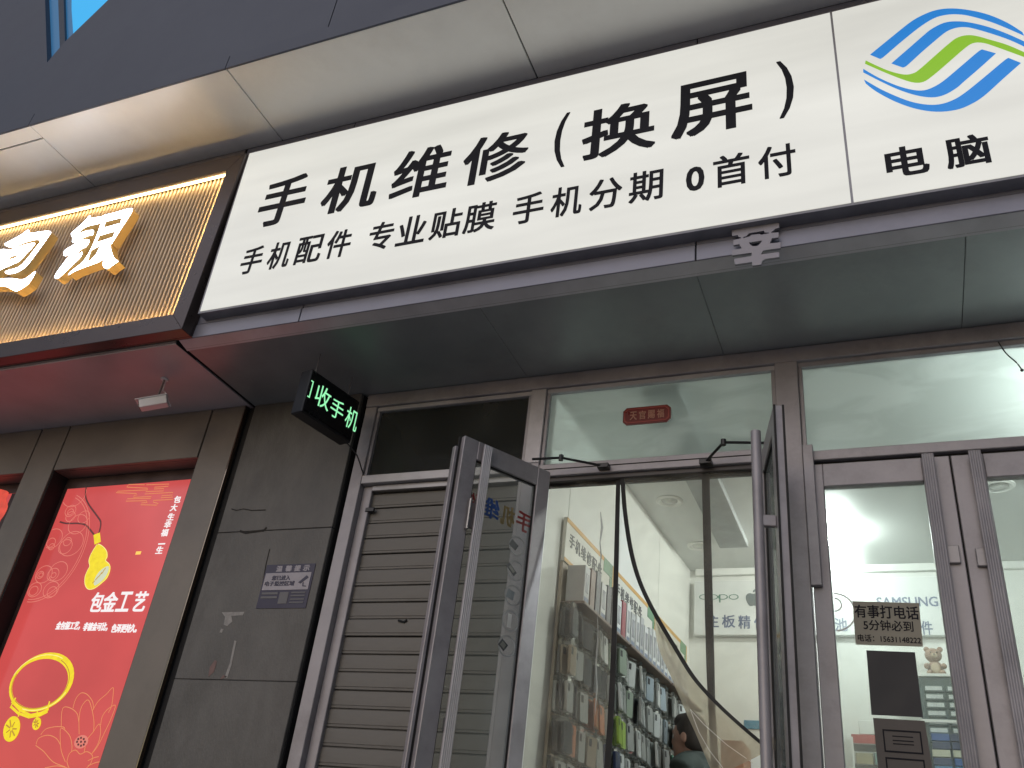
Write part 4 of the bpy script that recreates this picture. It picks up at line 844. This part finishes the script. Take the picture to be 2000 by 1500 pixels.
MB().box(-0.085, 0.095, -0.034, 0.034, 0.0265, 0.033, TC).build('sun_hood', M_cw, cc, 0.002)
MB().box(0.0755, 0.078, -0.024, 0.024, -0.022, 0.020, TC).build('front_glass', M_black, cc)
MB().tube([TC((0.0782, 0, 0)), TC((0.084, 0, 0))], 0.012, 14).build('lens', M_steel, cc)
MB().tube([TC((-0.06, 0.02, 0.0)), TC((-0.09, 0.02, -0.03)), TC((-0.07, 0.0, 0.06)), Vector((m0.x + 0.01, m0.y + 0.004, 2.42)), Vector((m0.x + 0.004, m0.y + 0.01, 2.495))], 0.0025, 6).build('cable', M_cw, cc)

# ------------------------------------------------------------------ the leftover metal character below the sign
lc = root('loose_character', 'grey metal character hanging upside down from the fascia under the lightbox', 'lettering', tuple(at(1477, 512, 2.985)))
YX = 2.985
def zc_(pts): return [(lambda p: (p[0], p[2]))(at(1400 + q_[0] / 12.5, 410 + q_[1] / 12.5, YX)) for q_ in pts]
O1 = [(360, 500), (515, 465), (515, 412), (700, 388), (705, 432), (1150, 365), (1155, 305), (1355, 285), (1360, 322), (1515, 312), (1525, 430), (1420, 460), (1385, 500), (1330, 540), (1325, 560), (1510, 545), (1505, 672), (1345, 690), (1290, 815), (1560, 790), (1555, 930), (1200, 975), (1120, 1000), (1075, 1085), (1520, 1030), (1525, 1150), (1180, 1195), (1100, 1250), (1085, 1330), (870, 1360), (860, 1270), (440, 1330), (420, 1195), (850, 1125), (850, 1040), (380, 1110), (370, 985), (610, 935), (545, 835), (405, 860), (400, 735), (585, 695), (585, 662), (525, 655), (515, 612), (375, 635)]
H1 = [(640, 665), (720, 640), (780, 570), (1150, 505), (1165, 550), (1275, 552), (1275, 572), (1070, 605), (1050, 585), (840, 610), (790, 650), (650, 688)]
H2 = [(780, 795), (1110, 745), (1060, 820), (985, 880), (880, 885), (820, 850)]
flat([zc_(O1), zc_(H1), zc_(H2)], mat('grey_cut_metal', (0.27, 0.26, 0.29), 0.45, 0.2, var=0.12), lc, YX + 0.012, 0.012, 'cut_plate')
for p in ((1300, 420), (960, 1240)):
    q_ = at(1400 + p[0] / 12.5, 410 + p[1] / 12.5, YX); MB().tube([(q_.x, YX + 0.012, q_.z), (q_.x, 3.02, q_.z)], 0.004, 6).build('stud', M_steel, lc)
# stray wire at the top right
sw = root('stray_wire', 'short black wire dangling over the right transom', 'wire', tuple(at(1996, 722, 3.72)))
MB().tube(smooth2([tuple(at(1950, 668, 3.74)), tuple(at(1965, 690, 3.73)), tuple(at(1985, 708, 3.72)), tuple(at(1996, 722, 3.72))], False), 0.003, 6).build('wire', M_black, sw)
MB().ball(tuple(at(1996, 723, 3.72)), 0.007).build('knot', M_black, sw)

# ------------------------------------------------------------------ display wall in the shop
dw = root('display_board', 'pale slatted display board with yellow and green header on the shop wall', 'display board', tuple(W(5.2, -0.3, 0.02)))
M_hdr = mat('header_white', (0.70, 0.69, 0.62), 0.45, var=0.03); M_or = mat('header_orange', (0.62, 0.34, 0.06), 0.45, var=0.05); M_gr = mat('header_green', (0.13, 0.27, 0.15), 0.45); M_wood = mat('pale_board', (0.42, 0.36, 0.28), 0.6, var=0.12, scale=8)
def wbox(nm, m_, par, y0, y1, z0, z1, d0, d1, bv=0.0):
    mb = MB(); P = [W(y0, z0, d0), W(y0, z0, d1), W(y1, z0, d1), W(y1, z0, d0)]; return mb.prism([tuple(p) for p in P], (0, 0, z1 - z0)).build(nm, m_, par, bv)
panels = [(4.04, 4.78), (4.785, 5.62), (5.625, 6.40)]
for y0, y1 in panels:
    wbox('header_board', M_hdr, dw, y0, y1, 1.565, 1.80, 0.012, 0.030)
    wbox('header_strip', M_or, dw, y0, y1 - 0.17, 1.775, 1.799, 0.0302, 0.032)
    wbox('header_block', M_gr, dw, y1 - 0.168, y1 - 0.02, 1.72, 1.799, 0.0302, 0.032); wbox('header_block', M_gr, dw, y1 - 0.06, y1 - 0.02, 1.567, 1.718, 0.0302, 0.032)
    wbox('header_strip', M_or, dw, y0 + 0.0, y0 + 0.30, 1.567, 1.585, 0.0302, 0.032)
    wbox('header_strip', M_or, dw, y1 - 0.018, y1 - 0.001, 1.567, 1.799, 0.0302, 0.032)
    wbox('board', M_wood, dw, y0, y1, -0.35, 1.560, 0.010, 0.026)
    for i, ch in enumerate('手机维修配件'):
        text(ch, W(y0 + 0.05 + i * 0.085, 1.66, 0.0303), 0.072, 0.075, mat('grey_print', (0.10, 0.10, 0.10), 0.5), dw, bold=0.012, depth=0.002, ux=Vector((WK, 1, 0)).normalized() * 1.0, uz=UZ, name='character')
    wbox('shelf', mat('brown_shelf', (0.20, 0.15, 0.12), 0.5, var=0.2), dw, y0 + 0.01, y1 - 0.01, 1.345, 1.36, 0.027, 0.150, 0.002)
    for r_ in range(8): wbox('hook_rail', M_steel, dw, y0 + 0.02, y1 - 0.02, 1.328 - r_ * 0.172, 1.338 - r_ * 0.172, 0.027, 0.034)

# boxed goods on the shelf
bcols = [('white', (0.68, 0.69, 0.68)), ('pale grey', (0.45, 0.46, 0.46)), ('dark grey', (0.12, 0.12, 0.13)), ('brown', (0.22, 0.15, 0.12)), ('red', (0.30, 0.04, 0.05)), ('white', (0.68, 0.69, 0.68))]
proto = {}
M_lbl = mat('box_print', (0.20, 0.24, 0.34), 0.5)
y = 4.06; i = 0; seq = [1, 3, 2, 0, 2, 2, 0, 4, 0, 1, 0, 1, 0, 1, 0, 0, 1, 0, 0, 1, 0, 1, 0, 0, 1, 0]
ords = ['nearest', 'second', 'third', 'fourth', 'fifth', 'sixth', 'seventh', 'eighth', 'ninth', 'tenth', 'eleventh', 'twelfth', 'thirteenth', 'fourteenth', 'fifteenth', 'sixteenth', 'seventeenth', 'eighteenth', 'nineteenth', 'twentieth', 'twenty-first', 'twenty-second', 'twenty-third', 'twenty-fourth', 'twenty-fifth', 'twenty-sixth']
for i in range(24):
    nm, c_ = bcols[seq[i]]; wd = 0.062 if i % 3 else 0.072; hh = 0.185 + 0.03 * ((i * 7) % 3) / 2
    if 4.775 < y < 4.80 or 5.61 < y < 5.64: y += 0.02
    t = root('boxed_accessory', '%s boxed accessory standing on the brown shelf, %s from the door' % (nm, ords[i]), 'box', tuple(W(y + wd / 2, 1.3605, 0.09)), 'boxed accessories on the brown shelf')
    mm = mat('carton_' + nm.replace(' ', '_'), c_, 0.45, var=0.06)
    wbox('carton', mm, t, y, y + wd, 1.3605, 1.3605 + hh, 0.045, 0.140, 0.002)
    if c_[0] > 0.4:
        wbox('carton_label', M_lbl, t, y + 0.008, y + wd - 0.008, 1.368, 1.388, 0.1402, 0.141)
        wbox('carton_window', mat('window_grey', (0.25, 0.25, 0.27), 0.2), t, y + 0.016, y + wd - 0.016, 1.41, 1.3605 + hh * 0.8, 0.1402, 0.141)
    y += wd + 0.018

# packs with phone cases hung in rows on hooks
ccols = [('clear grey', (0.42, 0.43, 0.42)), ('dark grey', (0.06, 0.065, 0.075)), ('white', (0.68, 0.70, 0.70)), ('pale green', (0.35, 0.42, 0.34)), ('orange', (0.55, 0.20, 0.09)), ('lime green', (0.34, 0.50, 0.08)), ('navy blue', (0.03, 0.05, 0.12)), ('sea green', (0.14, 0.30, 0.23)), ('tan', (0.34, 0.28, 0.21)), ('pale blue', (0.40, 0.47, 0.53))]
M_bag = glass('clear_bag', (0.93, 0.94, 0.93), 0.12, haze=0.10, hcol=(0.5, 0.5, 0.47), scale=20, rough=0.1)
M_camr = mat('case_opening', (0.03, 0.03, 0.035), 0.3)
def pack_mesh(nm, c_):
    m_ = mat('case_' + nm.replace(' ', '_'), c_, 0.3, var=0.08)
    mb = MB(); w_, h_, t_ = 0.037, 0.135, 0.013
    # case: rounded plate, lying in the plane y-z, thickness along x ; origin at the hook
    pts = []
    for cx_, cz_, a0 in ((w_ - 0.009, -0.015 - 0.009, 0), (-w_ + 0.009, -0.015 - 0.009, 90), (-w_ + 0.009, -0.015 - h_ + 0.009, 180), (w_ - 0.009, -0.015 - h_ + 0.009, 270)):
        for q in range(3): th_ = math.radians(a0 + q * 45); pts.append((0, cx_ + 0.009 * math.cos(th_), cz_ + 0.009 * math.sin(th_)))
    mb.prism(pts, (t_, 0, 0)); nf = len(mb.f)
    mb.box(t_ + 0.0002, t_ + 0.001, -w_ + 0.008, -w_ + 0.030, -0.060, -0.026); nf2 = len(mb.f)
    mb.box(-0.002, t_ + 0.003, -w_ - 0.005, w_ + 0.005, -0.158, 0.006)
    me = bpy.data.meshes.new('phone_case_pack'); me.from_pydata(mb.v, [], mb.f)
    for m2 in (m_, M_camr, M_bag): me.materials.append(m2)
    for k, p in enumerate(me.polygons): p.material_index = 0 if k < nf else (1 if k < nf2 else 2)
    bm = bmesh.new(); bm.from_mesh(me); bmesh.ops.recalc_face_normals(bm, faces=bm.faces); bm.to_mesh(me); bm.free()
    return me
packs = [(nm, pack_mesh(nm, c_)) for nm, c_ in ccols]
rows_txt = ['top row', 'second row', 'third row', 'fourth row', 'fifth row', 'sixth row', 'lowest row']
fixed = {(0, 4): 2, (0, 5): 3, (2, 4): 4, (2, 6): 5, (2, 7): 5, (3, 5): 6, (3, 6): 6, (4, 8): 7, (3, 1): 4, (0, 6): 3, (0, 9): 2, (1, 0): 8, (1, 7): 0, (1, 10): 2, (2, 1): 1, (2, 3): 4, (2, 9): 2, (2, 15): 7, (1, 12): 2, (1, 13): 2, (1, 14): 9, (0, 0): 1, (0, 1): 1, (0, 2): 1}
npk = 0
for r_ in range(7):
    for c_ in range(19):
        y = 4.04 + c_ * 0.116 + (0.01 if c_ > 6 else 0) + (0.01 if c_ > 13 else 0)
        zz = 1.325 - r_ * 0.172 + random.uniform(-0.006, 0.006)
        k = fixed.get((r_, c_)); 
        if k is None: k = random.choice([0, 0, 2, 0, 2, 2, 0, 3, 9, 2, 2, 2] if c_ > 4 else [0, 0, 1, 8, 0, 1, 2])
        nst = 3 if (r_ < 4 and c_ % 3 == 0) else 2
        if npk + nst > 292: nst = 0
        for q in range(nst):
            kk = k if (q == nst - 1 or random.random() < 0.65) else random.choice([0, 1, 2])
            nm, me = packs[kk]
            o = bpy.data.objects.new('phone_case_pack', me); COL.objects.link(o); dd = 0.036 + q * (0.095 / nst) + random.uniform(0, 0.01)
            o.location = W(y + random.uniform(-0.006, 0.006), zz, dd)
            o.rotation_euler = (random.uniform(-0.05, 0.05), random.uniform(-0.10, 0.02), -WK + random.uniform(-0.35, 0.30))
            o['label'] = '%s phone case, %s on the %s hook from the door, %s' % (nm, ('wall side pack', 'middle pack', 'front pack')[q] if nst == 3 else ('wall side pack', 'front pack')[q], ords[c_], rows_txt[r_]); o['category'] = 'phone case'; o['group'] = 'phone cases hung on the %s, %s' % (rows_txt[r_], nm)
            npk += 1

# ------------------------------------------------------------------ back wall sign
bs = root('wall_sign', 'white board with brand marks and blue repair wording on the shop back wall', 'sign', (-0.5, 6.56, 1.91))
YB = 6.545
bz0, bz1 = 1.925, 2.335; bxa, bxb = -1.385, 0.42
box('board', mat('sign_board_white', (0.74, 0.76, 0.74), 0.45, var=0.03), bs, bxa, bxb, YB, YB + 0.045, bz0, bz1, 0.003)
M_blp = mat('slate_blue_print', (0.13, 0.16, 0.26), 0.5); M_gp = mat('teal_print', (0.10, 0.25, 0.18), 0.5); M_gy = mat('grey_mark', (0.17, 0.20, 0.20), 0.5)
def btext(s_, l_, r_, yt, yb, m_, bo): 
    a = atx(l_, (yt + yb) / 2, YB); c = atx(r_, (yt + yb) / 2, YB); z1_ = atz((l_ + r_) / 2, yt, YB); z0_ = atz((l_ + r_) / 2, yb, YB); text(s_, (a, YB - 0.0005, z0_), c - a, z1_ - z0_, m_, bs, bold=bo, depth=0.002, name='character')
btext('主', 1383, 1404, 1201, 1225, M_blp, 0.012); btext('板', 1410, 1436, 1201, 1226, M_blp, 0.012); btext('精', 1442, 1466, 1202, 1228, M_blp, 0.012); btext('修', 1473, 1499, 1203, 1229, M_blp, 0.012)
btext('电', 1600, 1624, 1207, 1232, M_blp, 0.012); btext('池', 1630, 1655, 1207, 1233, M_blp, 0.012); btext('配', 1770, 1795, 1213, 1240, M_blp, 0.012); btext('件', 1799, 1822, 1213, 1240, M_blp, 0.012)
btext('SAMSUNG', 1712, 1832, 1166, 1185, M_blp, 0.012)
def bp_(px, py): p = at(px, py, YB); return (p[0], p[2])
def bring(cx_, cy_, rx_, ry_, th_): return [ring(*bp_(cx_, cy_), rx_, ry_, 0, 348, 24, 0), ring(bp_(cx_, cy_)[0] , bp_(cx_, cy_)[1], rx_ - th_, ry_ - th_ * 0.6, 0, 348, 24, 0)]
for i, cx_ in enumerate((1375, 1393, 1412, 1433)):
    flat(bring(cx_, 1166, 0.036, 0.020, 0.007), M_gp, bs, YB - 0.0005, 0.002, 'brand_mark')
for cx_ in (1387, 1406): a = bp_(cx_, 1166); flat([[(a[0] - 0.005, a[1] - 0.042), (a[0] + 0.005, a[1] - 0.042), (a[0] + 0.005, a[1] + 0.018), (a[0] - 0.005, a[1] + 0.018)]], M_gp, bs, YB - 0.0026, 0.002, 'brand_mark')
def ap(pts): return [bp_(1340 + q_[0] / 8.333, 1100 + q_[1] / 8.333) for q_ in pts]
flat([smooth2(ap([(1085, 500), (1050, 490), (1000, 500), (972, 550), (985, 620), (1020, 680), (1055, 700), (1100, 688), (1145, 698), (1180, 670), (1203, 632), (1172, 600), (1168, 555), (1192, 515), (1150, 492), (1110, 498)]), True, 3)], M_gy, bs, YB - 0.0005, 0.002, 'fruit_mark')
flat([smooth2(ap([(1088, 475), (1092, 448), (1115, 428), (1140, 420), (1135, 448), (1115, 468)]), True, 3)], M_gy, bs, YB - 0.0005, 0.002, 'fruit_leaf')

# ------------------------------------------------------------------ things at the back of the shop
def bbox(nm, par, px0, px1, py0, py1, Y, dep, m_, bv=0.002):
    a = atx(px0, (py0 + py1) / 2, Y); c = atx(px1, (py0 + py1) / 2, Y); z1_ = atz((px0 + px1) / 2, py0, Y); z0_ = atz((px0 + px1) / 2, py1, Y); return box(nm, m_, par, a, c, Y, Y + dep, z0_, z1_, bv)
tp = lambda px, py, Y: tuple(at(px, py, Y))
o = bbox('wall_poster', None, 1453, 1500, 1407, 1424, 6.59, 0.008, mat('blue_poster', (0.10, 0.27, 0.38), 0.5)); tag(recentre(o), 'pale blue sheet pinned to the back wall beyond the open doorway', 'poster')
o = bbox('carton', None, 1408, 1452, 1446, 1520, 6.2, 0.3, mat('brown_carton', (0.33, 0.17, 0.10), 0.6, var=0.2)); tag(recentre(o), 'reddish brown carton behind the pulled curtain flap', 'carton')
Yk = 6.30
ck = root('parts_cabinet', 'dark parts cabinet with two columns of small labelled drawers', 'cabinet', (0.40, 6.45, -0.7))
ca0 = atx(1792, 1325, Yk); ca1 = 0.62
cz1 = atz(1820, 1322, Yk); M_cab = mat('dark_green_cabinet', (0.05, 0.085, 0.08), 0.5)
box('body', M_cab, ck, ca0, ca1, Yk + 0.012, 6.59, -0.7, cz1, 0.003)
box('top_shelf', M_white, ck, ca0 - 0.02, ca1 + 0.01, Yk - 0.01, 6.59, cz1 + 0.0015, cz1 + 0.02, 0.002)
z_ = cz1 - 0.055
for r_ in range(9):
    for c_ in range(3):
        x0 = ca0 + 0.03 + c_ * 0.128
        if r_ in (7,): continue
        d_ = MB().box(x0, x0 + 0.112, Yk - 0.012, Yk + 0.0115, z_ - 0.040, z_).build('drawer', M_cab, ck, 0.002)
        box('drawer_label', mat('label_white', (0.62, 0.66, 0.64), 0.5, var=0.15, scale=30), d_, x0 + 0.008, x0 + 0.104, Yk - 0.0145, Yk - 0.0125, z_ - 0.030, z_ - 0.006)
    z_ -= 0.050
box('mid_shelf', M_white, ck, ca0 - 0.01, ca1 + 0.01, Yk - 0.02, Yk + 0.0115, atz(1820, 1412, Yk), atz(1820, 1406, Yk), 0.002)
bl = [mat('blue_box_a', (0.03, 0.09, 0.30), 0.45), mat('blue_box_b', (0.07, 0.23, 0.42), 0.45), mat('navy_box', (0.02, 0.03, 0.09), 0.45), mat('cream_box', (0.55, 0.55, 0.42), 0.5)]
txt_b = ['blue', 'light blue', 'navy', 'cream']
zs_ = atz(1820, 1414, Yk); zb_ = zs_ - 0.06; n_ = 0
for r_, pat in enumerate([(0, 2, 2), (2, 2, 0), (3, 3, 2), (2, 0, 2), (1, 1, 0), (0, 1, 1), (1, 1, 2)]):
    for c_, k in enumerate(pat):
        x0 = ca0 + 0.03 + c_ * 0.11 + random.uniform(0, 0.01)
        o = MB().box(x0, x0 + 0.10, Yk - 0.045, Yk - 0.02 + 0.03, zb_ - 0.044, zb_ - 0.004).build('small_parts_box', bl[k], None, 0.002)
        tag(recentre(o), '%s small parts box, %s, %s stack below the drawers' % (txt_b[k], ['topmost', 'second down', 'third down', 'fourth down', 'fifth down', 'sixth down', 'lowest'][r_], ['left', 'middle', 'right'][c_]), 'box', 'small parts boxes below the drawers')
    zb_ -= 0.046
# plush bear
pb = at(1829, 1319, 6.42); br = root('plush_bear', 'small tan plush bear sitting on top of the parts cabinet', 'plush toy', (pb.x, pb.y, cz1 + 0.021))
bx0, by0, bz_ = pb.x, 6.42, cz1 + 0.021
M_fur = mat('tan_fur', (0.36, 0.24, 0.17), 0.9, var=0.25, scale=60, bump=0.6, bscale=300); M_fur2 = mat('cream_fur', (0.52, 0.42, 0.30), 0.9)
MB().ball((bx0, by0, bz_ + 0.055), 0.048, 0.042, 0.055).build('body', M_fur, br, smooth=True); MB().ball((bx0 - 0.004, by0 - 0.004, bz_ + 0.145), 0.052, 0.045, 0.046).build('head', M_fur, br, smooth=True)
for sx_ in (-1, 1):
    MB().ball((bx0 + sx_ * 0.040, by0, bz_ + 0.185), 0.018, 0.010, 0.018).build('ear', M_fur, br, smooth=True); MB().ball((bx0 + sx_ * 0.050, by0 - 0.03, bz_ + 0.07), 0.018, 0.03, 0.018).build('arm', M_fur, br, smooth=True)
    MB().ball((bx0 + sx_ * 0.036, by0 - 0.05, bz_ + 0.02), 0.022, 0.035, 0.020).build('leg', M_fur, br, smooth=True); MB().ball((bx0 + sx_ * 0.018, by0 - 0.043, bz_ + 0.155), 0.005).build('eye', M_black, br)
MB().ball((bx0, by0 - 0.040, bz_ + 0.055), 0.030, 0.014, 0.034).build('belly_patch', M_fur2, br, smooth=True); MB().ball((bx0, by0 - 0.044, bz_ + 0.135), 0.020, 0.014, 0.016).build('muzzle', M_fur2, br, smooth=True); MB().ball((bx0, by0 - 0.058, bz_ + 0.14), 0.005).build('nose', M_black, br)
# small shelf on the back wall left of the cards
Yw = 6.35
sh = root('small_shelf', 'small grey metal shelf rack on the back wall left of the black card', 'shelf', tp(1690, 1500, Yw))
sa, sb_ = atx(1664, 1460, Yw), atx(1716, 1460, Yw)
for py in (1452, 1492):
    z_ = atz(1690, py, Yw); box('board', M_steel, sh, sa, sb_ + 0.1, Yw, 6.59, z_ - 0.006, z_, 0.001)
for xx in (sa, sb_ + 0.09): box('upright', M_white, sh, xx, xx + 0.01, Yw - 0.004, Yw + 0.0, atz(1690, 1520, Yw), atz(1690, 1440, Yw))
zz1 = atz(1690, 1452, Yw) + 0.001; zz2 = atz(1690, 1492, Yw) + 0.001
def onshelf(nm, a, c, z0, h_, m_, label, cat): o = box(nm, m_, None, a, c, Yw + 0.01, Yw + 0.12, z0, z0 + h_, 0.003); tag(recentre(o), label, cat)
onshelf('red_box', sa + 0.0, sb_ + 0.03, zz1, 0.055, mat('red_box_card', (0.42, 0.06, 0.05), 0.45, var=0.15), 'flat red box on the top board of the small rack', 'box')
onshelf('white_box', sa + 0.05, sb_ + 0.02, zz1 + 0.056, 0.085, M_white, 'pale carton resting on the flat red box', 'box')
onshelf('tan_box', sa + 0.02, sa + 0.12, zz2, 0.065, mat('tan_box_card', (0.36, 0.32, 0.20), 0.5), 'small tan box on the lower board of the rack', 'box')
onshelf('cable_coil_box', sa + 0.13, sa + 0.21, zz2, 0.07, mat('teal_box_card', (0.25, 0.38, 0.36), 0.5), 'small pale teal box beside the tan box on the rack', 'box')

# ------------------------------------------------------------------ the customer
def grow(parts, voxel, name, m_, parent, smooth_it=3):
    """weld overlapping limbs and masses into one continuous skin"""
    mb = MB()
    for p in parts:
        if p[0] == 'ball': mb.ball(p[1], p[2], p[3], p[4], 20, 14, p[5] if len(p) > 5 else None)
        else: mb.tube(smooth2([tuple(x) for x in p[1]], False, 4) if len(p[1]) > 2 else p[1], _interp(p[2], len(p[1])), 14)
    o = mb.build(name, m_, parent)
    mo = o.modifiers.new('r', 'REMESH'); mo.mode = 'VOXEL'; mo.voxel_size = voxel; mo.use_smooth_shade = True
    ms = o.modifiers.new('s', 'SMOOTH'); ms.iterations = smooth_it; ms.factor = 0.5
    dg = bpy.context.evaluated_depsgraph_get(); dg.update()
    me = bpy.data.meshes.new_from_object(o.evaluated_get(dg), depsgraph=dg); o.modifiers.clear(); o.data = me
    if not me.materials: me.materials.append(m_)
    me.polygons.foreach_set('use_smooth', [True] * len(me.polygons)); return o
def _interp(rads, n):
    if n <= 2: return list(rads)
    o = []
    for i in range(n - 1):
        for q in range(4): o.append(rads[i] + (rads[i + 1] - rads[i]) * q / 4)
    return o + [rads[-1]]
_h = at(1345, 1434, 5.6); PC = Vector((_h.x, 5.6, -0.70)); KP = (_h.z + 0.70) / 1.672; fwd = Vector((-0.90, 0.30, 0)).normalized(); rt = Vector((fwd.y, -fwd.x, 0))
TPn = lambda p: PC + fwd * p[0] + rt * p[1] + Vector((0, 0, p[2] * KP))
pr = root('person', 'person with short dark hair in a dark green jacket looking at the phone cases', 'person', tuple(PC))
M_skin = mat('skin', (0.33, 0.19, 0.14), 0.5, var=0.1, scale=20); M_hair = mat('dark_hair', (0.025, 0.018, 0.015), 0.55, var=0.3, scale=80, bump=0.5, bscale=400); M_jack = mat('dark_green_jacket', (0.035, 0.05, 0.045), 0.75, var=0.25, scale=8, bump=0.5, bscale=25); M_trs = mat('dark_trousers', (0.03, 0.03, 0.04), 0.8)
hz = 1.652; L_ = lambda *p: TPn(p)
B = lambda c, rx, ry, rz: ('ball', (0, 0, 0), rx, ry, rz, (lambda v, c=c: TPn((c[0] + v.x, c[1] + v.y, c[2] + v.z))))
skin = [B((0, 0, hz + 0.02), 0.096, 0.076, 0.105), B((0.035, 0, hz - 0.045), 0.062, 0.056, 0.075), B((0.075, 0, hz - 0.095), 0.022, 0.026, 0.020), B((0.100, 0, hz - 0.018), 0.018, 0.012, 0.026), B((0.092, 0, hz - 0.062), 0.014, 0.024, 0.010), B((0.080, 0, hz + 0.030), 0.020, 0.05, 0.016)]
for s_ in (-1, 1): skin += [B((-0.012, s_ * 0.076, hz - 0.01), 0.020, 0.010, 0.032)]
skin += [('tube', [L_(-0.02, 0, hz - 0.04), L_(-0.035, 0, hz - 0.14), L_(-0.04, 0, 1.42)], [0.055, 0.056, 0.07]), ('tube', [L_(-0.04, 0, 1.45), L_(-0.03, 0, 1.2), L_(-0.02, 0, 0.98)], [0.11, 0.12, 0.13])]
for s_ in (-1, 1):
    skin += [('tube', [L_(-0.04, s_ * 0.10, 1.40), L_(-0.04, s_ * 0.18, 1.37), L_(-0.02, s_ * 0.21, 1.10), L_(0.08, s_ * 0.20, 0.90)], [0.06, 0.05, 0.04, 0.027]), ('tube', [L_(-0.02, s_ * 0.08, 0.98), L_(0.0, s_ * 0.09, 0.52), L_(-0.02, s_ * 0.09, 0.08), L_(0.10, s_ * 0.10, 0.045)], [0.08, 0.055, 0.04, 0.035])]
    hp = (0.11, s_ * 0.20, 0.855); skin += [B((hp[0], hp[1], hp[2]), 0.028, 0.018, 0.042)]
    for q in range(4): skin += [('tube', [L_(hp[0] - 0.024 + q * 0.017, hp[1], hp[2] - 0.03), L_(hp[0] - 0.020 + q * 0.018, hp[1], hp[2] - 0.065), L_(hp[0] - 0.012 + q * 0.017, hp[1] - s_ * 0.012, hp[2] - 0.088 - (0.008 if q in (1, 2) else 0))], [0.0095, 0.009, 0.008])]
    skin += [('tube', [L_(hp[0] + 0.02, hp[1], hp[2] + 0.015), L_(hp[0] + 0.042, hp[1] - s_ * 0.008, hp[2] - 0.01), L_(hp[0] + 0.048, hp[1] - s_ * 0.014, hp[2] - 0.035)], [0.012, 0.010, 0.009])]
grow(skin, 0.0062, 'body', M_skin, pr, 2)
grow([B((-0.016, 0, hz + 0.035), 0.098, 0.083, 0.108), B((-0.045, 0, hz - 0.01), 0.068, 0.079, 0.085), B((0.03, 0, hz + 0.085), 0.062, 0.066, 0.050)], 0.008, 'hair', M_hair, pr, 2)
jk = [('tube', [L_(-0.05, 0, 1.575), L_(-0.05, 0, 1.50)], [0.068, 0.088]), ('tube', [L_(-0.05, 0, 1.52), L_(-0.04, 0, 1.42), L_(-0.02, 0, 1.15), L_(-0.015, 0, 0.86)], [0.10, 0.145, 0.155, 0.165])]
for s_ in (-1, 1): jk += [('tube', [L_(-0.04, s_ * 0.05, 1.49), L_(-0.04, s_ * 0.15, 1.45), L_(-0.035, s_ * 0.205, 1.30), L_(-0.02, s_ * 0.225, 1.10), L_(0.075, s_ * 0.205, 0.91)], [0.09, 0.078, 0.072, 0.060, 0.045])]
grow(jk, 0.012, 'jacket', M_jack, pr, 3)
grow([('tube', [L_(-0.02, s_ * 0.07, 0.96), L_(0.0, s_ * 0.09, 0.52), L_(-0.02, s_ * 0.095, 0.09)], [0.12, 0.085, 0.065]) for s_ in (-1, 1)], 0.014, 'trousers', M_trs, pr)
for s_ in (-1, 1):
    e1 = MB().ball((0, 0, 0), 0.011, 0.011, 0.011, 12, 8, lambda v, s_=s_: TPn((0.082 + v.x, s_ * 0.030 + v.y, hz + 0.004 + v.z))).build('eye', mat('eye_white', (0.5, 0.5, 0.48), 0.3), pr, smooth=True)
    MB().ball((0, 0, 0), 0.006, 0.005, 0.006, 10, 6, lambda v, s_=s_: TPn((0.089 + v.x, s_ * 0.030 + v.y, hz + 0.004 + v.z))).build('iris', M_black, pr)
    MB().box(-0.09, 0.17, -0.045, 0.045, 0.0, 0.07, lambda v, s_=s_: TPn((v.x, s_ * 0.10 + v.y, v.z))).build('shoe', M_black, pr, 0.02, segs=2)

# ------------------------------------------------------------------ lift everything to stand on the pavement at height 0
for o in list(SC.objects):
    if o.parent is None and o.type in ('MESH', 'EMPTY'): o.location.z += LIFT
